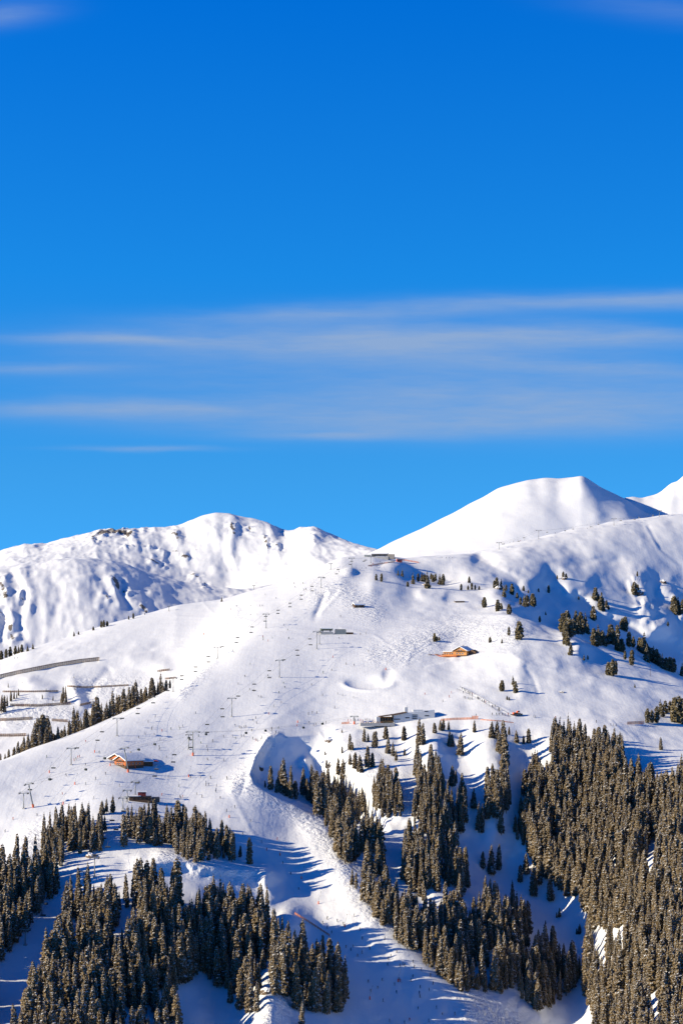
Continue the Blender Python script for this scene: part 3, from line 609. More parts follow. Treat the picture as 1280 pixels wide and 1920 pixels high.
# the rest of the forest: one mass
def build_mass(name, lst, lib, mats):
    Vs = []; Fs = []; Ms = []; n = 0
    for x, y, p, h, nm in lst:
        H, _, _, c, t = rnd.choice(lib); s = h/H; w = s*rnd.uniform(.8, 1.3)*(1.25 if h < 11 else 1); a = rnd.uniform(0, 6.28); ca, sa = math.cos(a), math.sin(a)
        for (V, Fc, Mi), off in ((c, 0), (t, 2)):
            W = np.empty_like(V); W[:, 0] = (V[:, 0]*ca-V[:, 1]*sa)*w+p.x; W[:, 1] = (V[:, 0]*sa+V[:, 1]*ca)*w+p.y; W[:, 2] = V[:, 2]*s+p.z
            Vs.append(W); Fs.append(Fc+n); Ms.append(Mi+off); n += len(V)
    me = mesh_from(name, np.concatenate(Vs), np.concatenate(Fs), np.concatenate(Ms), mats)
    o = meshobj(name, me)
    return o
fo = build_mass('spruce_forest', mass, SPRUCE, [NEEDLE, BRANCHSNOW, BARK])
tag(fo, 'dense snow-dusted spruce forest covering the lower slopes beside the piste', 'forest', None, 'stuff')
print('TREES', len(trees), 'mass', len(mass))
for x, y, hp in MIDSP:
    p = near.ground(x, y); put_tree('spruce', p, hp*p.y/F*1.15, 'TMP', 'single spruces on the ribs', 1.55 if hp < 40 else 1.25)
# ---------------------------------------------------------------- scattered stone pines and ridge trees
CLUMPS = [
 ('pine', 'on the white knolls before the blue hollow', [(705,1088,10),(715,1091,13),(746,1079,9),(754,1081,12),(764,1100,8),(774,1095,17),(784,1091,13),(790,1090,14),(800,1103,25),(808,1086,9),(816,1090,12),(824,1096,16),(830,1097,17),(795,1091,12),(811,1091,11)]),
 ('pine', 'in the thin row below the blue hollow', [(864,1107,10),(877,1106,7),(884,1106,11),(890,1106,8),(898,1106,6),(879,1093,10)]),
 ('pine', 'on the small rocky knoll under the ridge lift', [(931,1102,16),(926,1103,12),(939,1104,15),(944,1119,18),(948,1108,10),(959,1115,17),(969,1122,9),(982,1137,19),(988,1138,18),(997,1137,20),(1001,1136,14),(975,1134,12)]),
 ('pine', 'standing alone on the slope left of the rocky knoll', [(908,1139,16),(932,1146,18),(939,1143,10),(953,1152,16)]),
 ('pine', 'on the open slope right of the rocky knoll', [(981,1108,8),(1009,1110,6),(1028,1112,12),(1022,1153,6),(1011,1167,10),(1055,1085,11),(1060,1085,8),(1084,1125,6),(1044,1086,6),(990,1112,5)]),
 ('pine', 'on the slope above the round clump', [(1116,1126,20),(1127,1119,7),(1126,1144,22),(1131,1146,16),(1140,1143,7),(1112,1163,22),(1109,1160,16),(1136,1140,12),(1121,1128,12)]),
 ('pine', 'in the large round clump above the saddle', [(1055,1186,30),(1062,1179,28),(1068,1197,30),(1077,1176,24),(1087,1179,26),(1096,1184,28),(1079,1162,14),(1059,1209,26),(1064,1211,22),(1070,1222,14),(1091,1190,24),(1066,1166,12),(1058,1196,26),(1074,1192,26),(1083,1190,28),(1100,1188,20),(1062,1190,26)]),
 ('pine', 'on the crest right of the round clump', [(1113,1211,27),(1121,1209,30),(1127,1209,22),(1139,1209,20),(1144,1207,30),(1156,1199,22),(1166,1181,18),(1171,1183,22),(1156,1220,22),(1164,1222,20),(1179,1214,24),(1186,1214,17),(1133,1211,20),(1117,1212,24),(1149,1206,20),(1160,1221,18)]),
 ('pine', 'in the dark row along the right ridge crest', [(1198,1222,22),(1207,1226,32),(1212,1230,20),(1212,1241,27),(1221,1241,22),(1225,1243,25),(1230,1246,24),(1241,1253,22),(1255,1259,22),(1262,1261,22),(1278,1268,20),(1203,1226,24),(1217,1240,22),(1235,1250,20),(1248,1257,20)]),
 ('pine', 'among the cliffs at the right edge', [(1188,1115,20),(1194,1114,15),(1192,1106,10),(1194,1081,8),(1263,1149,26),(1270,1149,24),(1278,1151,22),(1266,1153,18),(1251,1174,7)]),
 ('pine', 'above the orange timber hut', [(814,1203,13),(819,1202,7),(823,1201,6),(918,1205,9),(940,1206,8),(953,1192,14),(972,1199,28)]),
 ('pine', 'on the smooth slope above the ski queue', [(941,1296,17),(961,1284,14),(966,1299,18),(950,1312,6),(954,1313,5)]),
 ('pine', 'on the gentle saddle below the ridge crest', [(1094,1238,9),(1101,1237,7),(1069,1228,20),(1184,1248,24),(1171,1237,14),(1139,1266,20),(1148,1268,26),(1153,1266,22),(1189,1289,6)]),
 ('pine', 'in the grove at the right end of the flat track', [(1213,1356,23),(1221,1356,20),(1230,1356,26),(1237,1336,20),(1246,1338,20),(1255,1336,18),(1264,1354,38),(1271,1339,28),(1275,1352,36),(1281,1357,36),(1241,1344,18)]),
 ('pine', 'on the skyline at the far left', [(3,1236,14),(12,1232,14),(20,1229,15),(29,1227,13),(35,1225,12),(42,1223,12),(52,1221,10),(62,1217,9)]),
 ('pine', 'on the skyline below the left mountain face', [(139,1193,8),(148,1190,5),(175,1182,6),(190,1177,11),(195,1176,11),(201,1174,8),(242,1162,6),(250,1160,9),(272,1153,3),(416,1128,7)]),
 ('spruce', 'among the avalanche barriers', [(119,1317,30),(123,1312,28),(116,1319,20),(125,1318,22),(80,1311,9),(100,1314,10),(16,1289,9),(42,1281,5),(139,1272,5),(87,1296,6),(141,1293,8)]),
 ('spruce', 'in the group left of the avalanche barriers', [(3,1337,34),(9,1335,32),(-2,1340,30),(14,1325,22),(21,1315,20),(27,1311,18),(35,1305,14),(32,1310,14),(5,1328,26)]),
]
ORD = ['', 'first', 'second', 'third', 'fourth', 'fifth', 'sixth', 'seventh', 'eighth', 'ninth', 'tenth', 'eleventh', 'twelfth', 'thirteenth', 'fourteenth', 'fifteenth', 'sixteenth', 'seventeenth', 'eighteenth', 'nineteenth', 'twentieth']
def ordinal(n):
    if n <= 20: return ORD[n]
    t = {2: 'twenty', 3: 'thirty', 4: 'forty', 5: 'fifty', 6: 'sixty'}[n//10]; u = n % 10
    return (t[:-1]+'ieth') if u == 0 else t+'-'+ORD[u]
def size_word(h, hs):
    if h == max(hs) and hs.count(h) == 1: return 'tallest'
    if h == min(hs) and hs.count(h) == 1: return 'smallest'
    return None
for kind, where, pts in CLUMPS:
    pts = sorted(pts); hs = [p[2] for p in pts]
    for i, (x, y, hp) in enumerate(pts):
        p = near.ground(x, y)
        sw = size_word(hp, hs)
        nm = 'snowy pine' if kind == 'pine' else 'snowy spruce'
        lab = ('the %s %s %s' % (sw, nm, where)) if sw else ('%s from left, %s %s' % (ordinal(i+1), nm, where))
        put_tree(kind, p, hp*p.y/F*(1.3 if kind == 'pine' else 1.0), lab, kind+'s '+where, 1.0)
# spruces rooted just beyond the left ridge line: column and row of the tip
TIPS = [(17,1404),(27,1400),(35,1389),(45,1379),(54,1374),(65,1351),(72,1344),(80,1337),(89,1341),(96,1357),(109,1361),(122,1359),(116,1367),(139,1324),(145,1331),(161,1328),(168,1334),(181,1304),(176,1311),(190,1317),(201,1314),(212,1290),(218,1300),(232,1290),(242,1287),(255,1274),(250,1284),(265,1290),(274,1287),(285,1269),(296,1277),(301,1259),(312,1274),
 (60,1372),(76,1360),(86,1362),(100,1374),(130,1350),(152,1344),(186,1322),(196,1326),(206,1310),(225,1302),(237,1300),(248,1296),(260,1296),(270,1296),(280,1288),(290,1284),(306,1276),(319,1274),(40,1394),(50,1388),(10,1412),(2,1418),(93,1372),(104,1377),(158,1342),(172,1326),(133,1356)]
TIPS = sorted(TIPS)
k4 = int(near.rowstart[4])
hz = []
for i, (x, yt) in enumerate(TIPS):
    c = int(np.argmin(np.abs(near.cols-x)))
    k = k4+rnd.choice((3, 5, 8, 10)); 
    p = Vector((near.D[k, c]*(x-HX)/F, near.D[k, c], near.Z[k, c]))
    h = (HY-yt)*p.y/F-p.z
    hz.append(h)
    where = 'in the row behind the left ridge'
    put_tree('spruce', p, max(h, 5), 'dark snowy spruce %s, %s from left' % (where, ordinal(i+1)) , 'spruces in the row behind the left ridge', 1.25)
# labels of the single spruces on the ribs
ZN = [('just below the flat rim and the white restaurant', lambda x, y: y < 1400 and x < 900), ('just below the flat rim left of the large right forest', lambda x, y: y < 1480 and 900 <= x < 1000),
      ('above the large right forest', lambda x, y: x > 1100 and y < 1450), ('around the blue shadowed bowl', lambda x, y: x < 660 and 1400 < y < 1520), ('on the sunlit rib right of the bowl', lambda x, y: x < 760 and y < 1520 and y > 1390),
      ('on the rib below the white restaurant', lambda x, y: x < 880 and y < 1560 and y > 1390), ('on the lower rib left of the right forest', lambda x, y: 880 <= x < 1000 and 1480 < y < 1600),
      ('by the small dark lift station', lambda x, y: x < 230), ('on the lip left of the piste', lambda x, y: 440 < x < 470), ('in the blue shaded gully', lambda x, y: x > 880), ('beside the piste', lambda x, y: True)]
mids = [o for o in C.objects if o.get('label') == 'TMP']
bz = {}
for o in mids:
    x = HX+F*o.location.x/o.location.y; y = HY-F*o.location.z/o.location.y
    for i, (w, fn) in enumerate(ZN):
        if fn(x, y): bz.setdefault(w, []).append((x, o)); break
for w, lst in bz.items():
    lst.sort(key=lambda t: t[0])
    for i, (x, o) in enumerate(lst):
        o['label'] = 'snow-flecked spruce %s, %s from left' % (w, ordinal(i+1)) if len(lst) > 1 else 'lone snow-flecked spruce '+w
        o['group'] = 'spruces '+w
# ---------------------------------------------------------------- built things
class MB:
    def __init__(s): s.V = []; s.F = []; s.M = []
    def add(s, vs, fs, mi=0):
        n = len(s.V); s.V += [tuple(v) for v in vs]; s.F += [tuple(n+i for i in f) for f in fs]; s.M += [mi]*len(fs)
    def box(s, c, d, rz=0.0, mi=0):
        x, y, z = d[0]/2, d[1]/2, d[2]/2; ca, sa = math.cos(rz), math.sin(rz); vs = []
        for sx, sy, sz in ((-1,-1,-1),(1,-1,-1),(1,1,-1),(-1,1,-1),(-1,-1,1),(1,-1,1),(1,1,1),(-1,1,1)):
            a, b = sx*x, sy*y; vs.append((c[0]+a*ca-b*sa, c[1]+a*sa+b*ca, c[2]+sz*z))
        s.add(vs, [(0,3,2,1),(4,5,6,7),(0,1,5,4),(1,2,6,5),(2,3,7,6),(3,0,4,7)], mi); return s
    def tube(s, p0, p1, r0, r1=None, n=8, mi=0):
        r1 = r0 if r1 is None else r1; p0 = Vector(p0); p1 = Vector(p1); d = (p1-p0).normalized()
        u = d.orthogonal().normalized(); v = d.cross(u); vs = []
        for p, r in ((p0, r0), (p1, r1)):
            for k in range(n): a = 6.2832*k/n; vs.append(p+u*math.cos(a)*r+v*math.sin(a)*r)
        fs = [(k, (k+1) % n, n+(k+1) % n, n+k) for k in range(n)]+[tuple(range(n))[::-1], tuple(range(n, 2*n))]
        s.add(vs, fs, mi); return s
    def prism(s, prof, a, b, axis='x', mi=0):
        """extrude the closed profile (u,v) from a to b along x (profile in y,z) or along y (profile in x,z)"""
        n = len(prof); P = (lambda t, q: (t, q[0], q[1])) if axis == 'x' else (lambda t, q: (q[0], t, q[1]))
        vs = [P(a, q) for q in prof]+[P(b, q) for q in prof]
        fs = [tuple(range(n))[::-1], tuple(range(n, 2*n))]+[(k, (k+1) % n, n+(k+1) % n, n+k) for k in range(n)]
        s.add(vs, fs, mi); return s
    def build(s, name, mats, parent=None, smooth=False):
        me = bpy.data.meshes.new(name); me.from_pydata(s.V, [], s.F)
        for m in (mats if isinstance(mats, (list, tuple)) else [mats]): me.materials.append(m)
        me.polygons.foreach_set('material_index', s.M)
        if smooth: me.polygons.foreach_set('use_smooth', [True]*len(s.F))
        b = bmesh.new(); b.from_mesh(me); bmesh.ops.recalc_face_normals(b, faces=b.faces); b.to_mesh(me); b.free()
        return meshobj(name, me, parent)
M_ = {
 'red_wood': simple_mat('red_brown_timber', (.52, .14, .03), .7, var=.3, scale=1.5), 'orange_wood': simple_mat('orange_timber', (.55, .24, .06), .7, var=.3, scale=1.5),
 'dark_wood': simple_mat('dark_timber', (.10, .055, .03), .8, var=.3, scale=2), 'grey_wood': simple_mat('weathered_timber', (.22, .145, .10), .85, var=.35, scale=1.2),
 'white_wall': simple_mat('white_render', (.62, .62, .62), .8, var=.06), 'stone': simple_mat('stone_wall', (.30, .27, .23), .9, var=.3, scale=1.3, bump=.05),
 'glass': simple_mat('dark_glass', (.02, .025, .03), .12, var=.1), 'dark_metal': simple_mat('dark_roofing', (.055, .05, .05), .5, var=.2), 'steel': simple_mat('galvanised_steel', (.30, .31, .31), .5, .5, var=.15),
 'grey_paint': simple_mat('grey_paint', (.24, .26, .25), .5, var=.15), 'orange_pad': simple_mat('orange_padding', (.80, .13, .03), .7, var=.1), 'red_paint': simple_mat('dark_red_boards', (.20, .03, .03), .7, var=.2),
 'black': simple_mat('black_plastic', (.02, .02, .022), .5), 'faded_net': simple_mat('faded_red_netting', (.30, .11, .08), .8), 'net': simple_mat('orange_netting', (.62, .24, .13), .8, var=.2, scale=2), 'concrete': simple_mat('concrete', (.42, .41, .39), .9, var=.12, scale=.6),
 'skin': simple_mat('skin', (.5, .3, .2), .6), 'green_glass': simple_mat('green_grey_cladding', (.16, .18, .12), .5, var=.25), 'rust': simple_mat('rust_rock', (.16, .11, .075), .9, var=.5, scale=.35, bump=.3),
}
def windows(parent, spots, w, h, fm='white_wall'):
    """each spot: (x, y, z, normal angle) in the building's own frame"""
    for x, y, z, a in spots:
        fr = MB(); t = .09
        for dx, dz, sx, sz in ((0, h/2, w+.2, t), (0, -h/2, w+.2, t), (-w/2, 0, t, h-t), (w/2, 0, t, h-t), (0, 0, t*.6, h-t)):
            fr.box((0, dz and 0, 0), (0.001, .001, .001)) if False else fr.box((-dx*math.sin(a)+.06*math.cos(a)+x, dx*math.cos(a)+.06*math.sin(a)+y, z+dz), (.10, sx, sz), a)
        f = fr.build('window', M_[fm], parent)
        MB().box((x+.035*math.cos(a), y+.035*math.sin(a), z), (.05, w-.05, h-.05), a).build('pane', M_['glass'], f)
def gable_house(e, L, W, wh, rh, mat, cx=0, cy=0, z0=-1.5, over=.9, base=1.0, snow=.55, wins=True, chimney=True, door=True):
    """ridge along the local x axis, walls, deep snowy roof, windows"""
    MB().prism([(cy-W/2, base), (cy-W/2, wh), (cy, wh+rh), (cy+W/2, wh), (cy+W/2, base)], cx-L/2, cx+L/2).build('wall', M_[mat], e)
    MB().box((cx, cy, (z0+base)/2), (L+.12, W+.12, base-z0-.004)).build('foundation', M_['dark_wood'], e)
    s = rh/(W/2); o = over
    def slab(t0, t1, ov): return [(cy-W/2-ov, wh-s*ov+t0), (cy, wh+rh+t0), (cy+W/2+ov, wh-s*ov+t0), (cy+W/2+ov, wh-s*ov+t1), (cy, wh+rh+t1), (cy-W/2-ov, wh-s*ov+t1)]
    r = MB().prism(slab(.02, .25, o), cx-L/2-o, cx+L/2+o).build('roof', M_['dark_wood'], e)
    MB().prism(slab(.255, .255+snow, o-.05), cx-L/2-o+.05, cx+L/2+o-.05).build('snow_cover', SNOWCAP, r)
    if chimney:
        c = MB().box((cx+L*.2, cy+W*.12, wh+rh*.9+.6), (.9, .9, 2.2)).build('chimney', M_['stone'], r)
    if wins:
        n = max(1, int(W/3)); sp = [(cx-L/2, cy+(k-(n-1)/2)*2.4, base+1.2, math.pi) for k in range(n)]
        if rh > 2: sp += [(cx-L/2, cy+d, wh+.4, math.pi) for d in (-.9, .9)]
        n = max(1, int(L/3)); sp += [(cx+(k-(n-1)/2)*2.7, cy-W/2, base+1.2, -math.pi/2) for k in range(n)]
        windows(e, sp, 1.1, 1.05)
        # balcony across the gable
        b = MB().box((cx-L/2-.6, cy, wh-.45), (1.2, W*.75, .14))
        b.box((cx-L/2-1.17, cy, wh+.45), (.07, W*.75, .12))
        for k in range(int(W*.75/.5)): b.box((cx-L/2-1.17, cy-W*.375+.25+k*.5, wh+.0), (.05, .12, .74))
        b.build('balcony', M_['dark_wood'], e)
    if door:
        d = MB().box((cx+L*.3, cy-W/2-.05, base+.95), (1.1, .09, 2.05)).build('door', M_['dark_wood'], e)
        MB().tube((cx+L*.3+.4, cy-W/2-.16, base+.95), (cx+L*.3+.4, cy-W/2-.1, base+.95), .04).build('handle', M_['steel'], d)
def at(x, y, dz=0.0): p = near.ground(x, y); return Vector((p.x, p.y, p.z+dz))

# -- red chalet on the left of the piste: main block and front wing under one roofline
p = at(243, 1430, -1.9)
e = thing('timber_chalet', p, R(44), 'big red-brown timber chalet with two front gables and snowy blue-grey roof', 'chalet')
gable_house(e, 19, 15, 4.2, 2.9, 'red_wood', cx=2.5, cy=5.0, base=.6)
gable_house(e, 14, 11.5, 3.7, 2.6, 'red_wood', cx=-3.6, cy=-4.2, chimney=False, door=False, base=.6)
t_ = MB().box((-9.9, -1, 1.0), (3.4, 15, .25)); 
for k in range(8): t_.box((-11.5, -8+k*2, 1.6), (.1, .1, 1.1))
t_.box((-11.5, -1, 2.1), (.12, 15, .1)); t_.build('terrace', M_['grey_wood'], e)
p = at(273, 1434, .1)
e = thing('shed', p, R(25), 'small low dark shed with snowy roof and red awning right of the chalet', 'shed')
gable_house(e, 8, 5, 1.9, 1.1, 'dark_wood', base=.3, chimney=False, door=False, over=.6, wins=False)
MB().prism([(-2.6, 1.7), (-2.6, 1.8), (2.2, 2.5), (2.2, 2.4)], 4.7, 8.2).build('awning', M_['orange_pad'], e)

# -- orange timber hut at centre right
p = at(864, 1229, -.3)
e = thing('mountain_hut', p, R(62), 'orange timber mountain hut with low left wing and dark brown right end', 'hut')
gable_house(e, 13, 11.4, 3.9, 2.9, 'orange_wood', cx=4, base=.5)
MB().box((2, 10.3, 1.2), (6, 9, 3.4)).build('wing_wall', M_['orange_wood'], e)
r = MB().box((2, 10.6, 3.05), (7, 10, .22)).build('wing_roof', M_['dark_wood'], e); MB().box((2, 10.6, 3.43), (6.9, 9.9, .5)).build('snow_cover', SNOWCAP, r)
windows(e, [(-1.0, 7.2+k*2.1, 1.7, math.pi) for k in range(4)], 1.2, 1.1)
MB().prism([(-5.2, -1.4), (-5.2, 3.4), (-8.4, 4.8), (-11.4, 3.2), (-11.4, -1.4)], 1.5, 8).build('annexe', M_['dark_wood'], e)
t_ = MB().box((-4, 12, -.1), (5, 22, .8)); t_.box((-6.45, 12, 1.1), (.1, 22, .12))
for k in range(12): t_.box((-6.45, 1.5+k*1.95, .7), (.1, .1, .9))
t_.build('terrace', M_['red_wood'], e)
for k, (x, y) in enumerate(((806, 1228), (818, 1228), (830, 1228))):
    q = at(x, y); b = thing('picnic_table', q, R(10+30*k), '%s from left of the brown tables beside the orange hut terrace' % ordinal(k+1), 'table', 'tables by the orange hut')
    MB().box((0, 0, .74), (2.6, .9, .08)).build('tabletop', M_['grey_wood'], b)
    for s_ in (-1, 1):
        MB().box((0, s_*.85, .43), (2.6, .3, .06)).build('bench', M_['grey_wood'], b); MB().box((s_*.9, 0, .33), (.1, 1.7, .68)).build('leg', M_['grey_wood'], b)

# -- white flat-roofed restaurant on the rim
pl, pr = at(738, 1357), at(815, 1349)
yaw = math.atan2(pr.y-pl.y, pr.x-pl.x); yaw = min(max(yaw, R(8)), R(30))
e = thing('mountain_restaurant', pl, yaw, 'long white flat-roofed restaurant with dark timber veranda at the rim', 'restaurant')
Lw = (pr.x-pl.x)/math.cos(yaw); H0 = 5.9; H1 = max(pr.z-pl.z, 1.5)+6.2
def hx(x): return H0+(H1-H0)*x/Lw
MB().prism([(0, -3), (0, H0), (Lw*.42, hx(Lw*.42)+.2), (Lw, H1), (Lw, -3)], 0, 12, 'y').build('wall', M_['white_wall'], e)
r = MB().prism([(.3, H0+.01), (Lw*.42, hx(Lw*.42)+.22), (Lw-.3, H1+.01), (Lw-.3, H1+.45), (Lw*.42, hx(Lw*.42)+.62), (.3, H0+.4)], .35, 11.7, 'y').build('roof', SNOWCAP, e)
MB().box((Lw*.33, 5, hx(Lw*.33)+2.2), (2.2, 2.2, 4)).build('roof_box', M_['white_wall'], r)
MB().box((Lw*.6, 2.6, hx(Lw*.6)+.9), (7, 3, 1.5)).build('skylight', M_['white_wall'], r)
MB().tube((Lw*.36, 5, hx(Lw*.33)+4.2), (Lw*.36, 5, hx(Lw*.33)+5.6), .12).build('antenna', M_['steel'], r)
for x0, z0, w in ((2.2, 3.1, 4.2), (9.3, 4.0, 3.0), (14.4, 5.9, 3.6), (14.4, 4.7, 3.6), (14.4, 3.6, 3.6), (22.4, 8.4, 2.4), (22.8, 5.4, 3.0)):
    if x0+w/2 < Lw: 
        f = MB().box((x0, -.05, z0), (w, .12, .62)).build('window', M_['dark_metal'], e); MB().box((x0, -.13, z0), (w-.2, .05, .42)).build('pane', M_['glass'], f)
MB().prism([(-9.5, 4.7), (.6, 6.0), (9, 7.6), (9, 8.0), (.6, 6.5), (-9.5, 5.1)], -1.5, 9, 'y').build('veranda_roof', M_['dark_wood'], e)
v = MB().box((-4.6, 5.5, 2.0), (9.0, 6, 5.2)).build('veranda_wall', M_['orange_wood'], e)
for k in range(5): MB().box((-8.2+k*1.8, 2.44, 3.0), (1.3, .1, 2.0)).build('pane', M_['glass'], v)
MB().box((-10.6, 3, 1.8), (2.6, 5, 5.6)).build('side_block', M_['white_wall'], e)
t_ = MB().box((-12, -1.5, -.4), (23.5, 7.4, 1.9))
t_.build('terrace', M_['concrete'], e)
rl = MB().box((-12, -5.1, 1.65), (23.5, .08, .1))
for k in range(13): rl.box((-23.6+k*1.93, -5.1, 1.1), (.08, .08, 1.1))
rl.build('railing', M_['grey_wood'], e)
for k in range(5):
    lx = -22+k*3.4; q = Vector((pl.x+lx*math.cos(yaw)+2.2*math.sin(yaw), pl.y+lx*math.sin(yaw)-2.2*math.cos(yaw), pl.z+.56))
    b = thing('terrace_table', q, yaw+rnd.uniform(-.2, .2), '%s from left of the reddish tables on the white restaurant terrace' % ordinal(k+1), 'table', 'tables on the restaurant terrace')
    MB().box((0, 0, .74), (2.2, .8, .07)).build('tabletop', M_['red_wood'], b)
    for s_ in (-1, 1): MB().box((0, s_*.8, .43), (2.2, .3, .06)).build('bench', M_['red_wood'], b); MB().box((s_*.8, 0, .33), (.1, 1.5, .66)).build('leg', M_['dark_wood'], b)

# -- lift stations
def station(px_, py_, yaw, L, W, H, mat, label, base=2.0):
    e = thing('lift_station', at(px_, py_), yaw, label, 'lift station', 'chairlift stations')
    MB().box((0, 0, base/2-1.5), (L*1.05, W*1.15, base+3)).build('platform', M_['concrete'], e)
    prof = []
    for k in range(13): a = math.pi*k/12; prof.append((-W/2*math.cos(a), base+H*.45+H*.55*math.sin(a)))
    prof += [(W/2, base+.9), (-W/2, base+.9)]
    MB().prism(prof, -L/2, L/2).build('hood', M_[mat], e, False)
    up = [(q[0]*.93, q[1]+.03) for q in prof[2:11]]; up += [(q[0]*.93, q[1]+.40) for q in prof[2:11]][::-1]
    MB().prism(up, -L/2+.2, L/2-.2).build('snow_cover', SNOWCAP, e)
    for s_ in (-1, 1): MB().box((s_*L*.32, 0, base+.45), (.9, .9, .96)).build('column', M_['grey_paint'], e)
    MB().tube((-L/2-.4, 0, base+.5), (-L/2-.4, 0, base+.85), W*.42, n=20).build('bullwheel', M_['steel'], e)
    windows(e, [(x, -W/2, base+H*.42, -math.pi/2) for x in (-L*.25, 0, L*.25)], 1.6, .8, 'dark_metal')
    return e
e = station(612, 1189, R(8), 10, 4.6, 3.2, 'green_glass', 'dark green hooded chairlift station on a pale platform, mid slope')
MB().prism([(-2.5, -1), (-2.5, 3.2), (0, 4.2), (3, 3.2), (3, -1)], 7.2, 16).build('garage', M_['grey_paint'], e)
MB().box((19, 0, .4), (6, 4, 2.2)).build('store', M_['dark_wood'], e)
p = at(268, 1502)
e = thing('lift_station', p, R(6), 'small dark wooden lift station with red-brown cabin above the left trees', 'lift station', 'chairlift stations')
MB().box((-1.5, 0, 1.0), (13, 6, 3.4)).build('wall', M_['dark_wood'], e)
r = MB().box((-1.5, 0, 2.85), (13.6, 6.6, .28)).build('roof', M_['dark_metal'], e); MB().box((-4.6, 0, 3.2), (7, 6.2, .4)).build('snow_cover', SNOWCAP, r)
MB().box((-.5, .5, 4.2), (4.8, 4, 2.4)).build('cabin', M_['red_paint'], e); MB().box((-.4, .5, 5.65), (5.6, 4.8, .45)).build('cabin_roof', SNOWCAP, e)
MB().box((7.6, .5, .9), (4.8, 5, 2.8)).build('garage', M_['dark_metal'], e); windows(e, [(-5+k*2.4, -3, 1.5, -math.pi/2) for k in range(5)], 1.5, .9, 'dark_wood')
MB().tube((-8.8, 0, 2.4), (-8.8, 0, 2.8), 2.1, n=20).build('bullwheel', M_['steel'], e)
e = station(712, 1046, R(-6), 17, 7, 3.6, 'dark_metal', 'dark rounded summit lift station on the ridge saddle', 1.2)
MB().box((11.5, 0, 1.2), (7, 7, 4.8)).build('annexe', M_['stone'], e); MB().box((-13, 0, 1.5), (6, 6, 3)).build('store', M_['grey_paint'], e)
e = thing('ticket_booth', at(748, 1054), R(10), 'red booth with flat snowy roof right of the summit station', 'booth')
MB().box((0, 0, 1.4), (5.5, 3.6, 3.2)).build('wall', simple_mat('red_boards', (.5, .10, .07), .7), e); MB().box((0, 0, 3.25), (6.2, 4.2, .45)).build('roof', SNOWCAP, e)
MB().box((-1.2, -1.85, 1.6), (2.2, .12, 1.1)).build('counter', M_['black'], e)
e = thing('log_hut', at(672, 1138), R(20), 'small dark log hut buried under thick snow, alone above mid station', 'hut')
gable_house(e, 9, 5.5, 1.7, 1.2, 'dark_wood', base=.1, chimney=False, over=.8, snow=.8, wins=False); windows(e, [(-1.5, -2.75, .95, -math.pi/2)], .9, .7)
e = thing('buried_hut', at(861, 1129), R(0), 'low dark hut roof almost buried in snow left of the rocky knoll', 'hut')
gable_house(e, 8, 5, .9, .8, 'dark_wood', base=-.2, chimney=False, over=.9, snow=.2, wins=False, door=False)

# -- pylons
def pylon(x, yb, yt, label, style='chair', arm=5.2, group=None, yaw=None, lean=0.0, dark=False):
    b = at(x, yb); hgt = max((yb-yt)/F*b.y, 4)
    e = thing('lift_pylon', b, R(-8) if yaw is None else yaw, label, 'lift pylon', group)
    e.rotation_euler[1] = lean
    m = M_['grey_paint'] if dark else M_['steel']
    r = .42 if style == 'gondola' else .32
    MB().tube((0, 0, -1.5), (0, 0, hgt), r, r*.62, 10).build('mast', m, e, True)
    a = MB().box((0, 0, hgt+.2), (arm, .5, .42)); a.box((0, 0, hgt+1.0), (arm*.8, .14, .14))
    for s_ in (-1, 1): a.box((s_*arm*.4, 0, hgt+.65), (.12, .12, .7))
    a.build('crossarm', m, e)
    for s_ in (-1, 1):
        w = MB().box((s_*arm/2, 0, hgt-.15), (.35, 3.0, .3))
        for k in range(5): w.tube((s_*arm/2-.1, -1.2+k*.6, hgt+.12), (s_*arm/2+.1, -1.2+k*.6, hgt+.12), .22, n=8)
        w.build('roller_battery', M_['dark_metal'], e)
        if arm > 4: MB().box((s_*arm/2, 0, hgt+.62), (1.0, 3.2, .10)).build('catwalk', m, e)
    if style == 'gondola': MB().tube((0, 0, .05), (0, 0, 2.0), r+.22, r+.22, 10).build('safety_pad', M_['orange_pad'], e)
    else: MB().box((0, 0, -.1), (1.7, 1.7, .9)).build('footing', M_['concrete'], e)
    ld = MB(); 
    for k in range(int(hgt/.6)): ld.box((0, -r-.16, .6+k*.6), (.4, .05, .06))
    ld.box((-.2, -r-.16, hgt/2), (.05, .05, hgt-.6)); ld.box((.2, -r-.16, hgt/2), (.05, .05, hgt-.6)); ld.build('ladder', m, e)
    off = Vector((math.cos(e.rotation_euler[2]), math.sin(e.rotation_euler[2]), 0))*arm/2
    top = b+Vector((math.sin(lean)*hgt, 0, hgt*math.cos(lean)))
    return top-off, top+off
def lift(tops, name_g, chair_fn, spacing, phase, r=.035):
    for side in (0, 1):
        pts = []
        for a, b in zip(tops[:-1], tops[1:]):
            A, B = a[side], b[side]; L = (B-A).length; n = max(2, int(L/12)); sag = L*.018
            for k in range(n):
                t = k/n; q = A.lerp(B, t); q.z -= sag*4*t*(1-t); pts.append(q)
        pts.append(tops[-1][side])
        m = MB()
        for a, b in zip(pts[:-1], pts[1:]): m.tube(a, b, r, n=5)
        o = m.build('haul_cable', M_['dark_metal'])
        tag(o, 'thin steel %s cable of the %s' % ('left' if side == 0 else 'right', name_g), 'cable', 'haul cables')
        s = phase+side*spacing*.5; acc = 0
        for a, b in zip(pts[:-1], pts[1:]):
            L = (b-a).length
            while acc+L > s:
                q = a.lerp(b, (s-acc)/L); s += spacing
                if any((q-tp[side]).length < 5 for tp in tops): continue
                chair_fn(q, math.atan2(b.y-a.y, b.x-a.x))
            acc += L
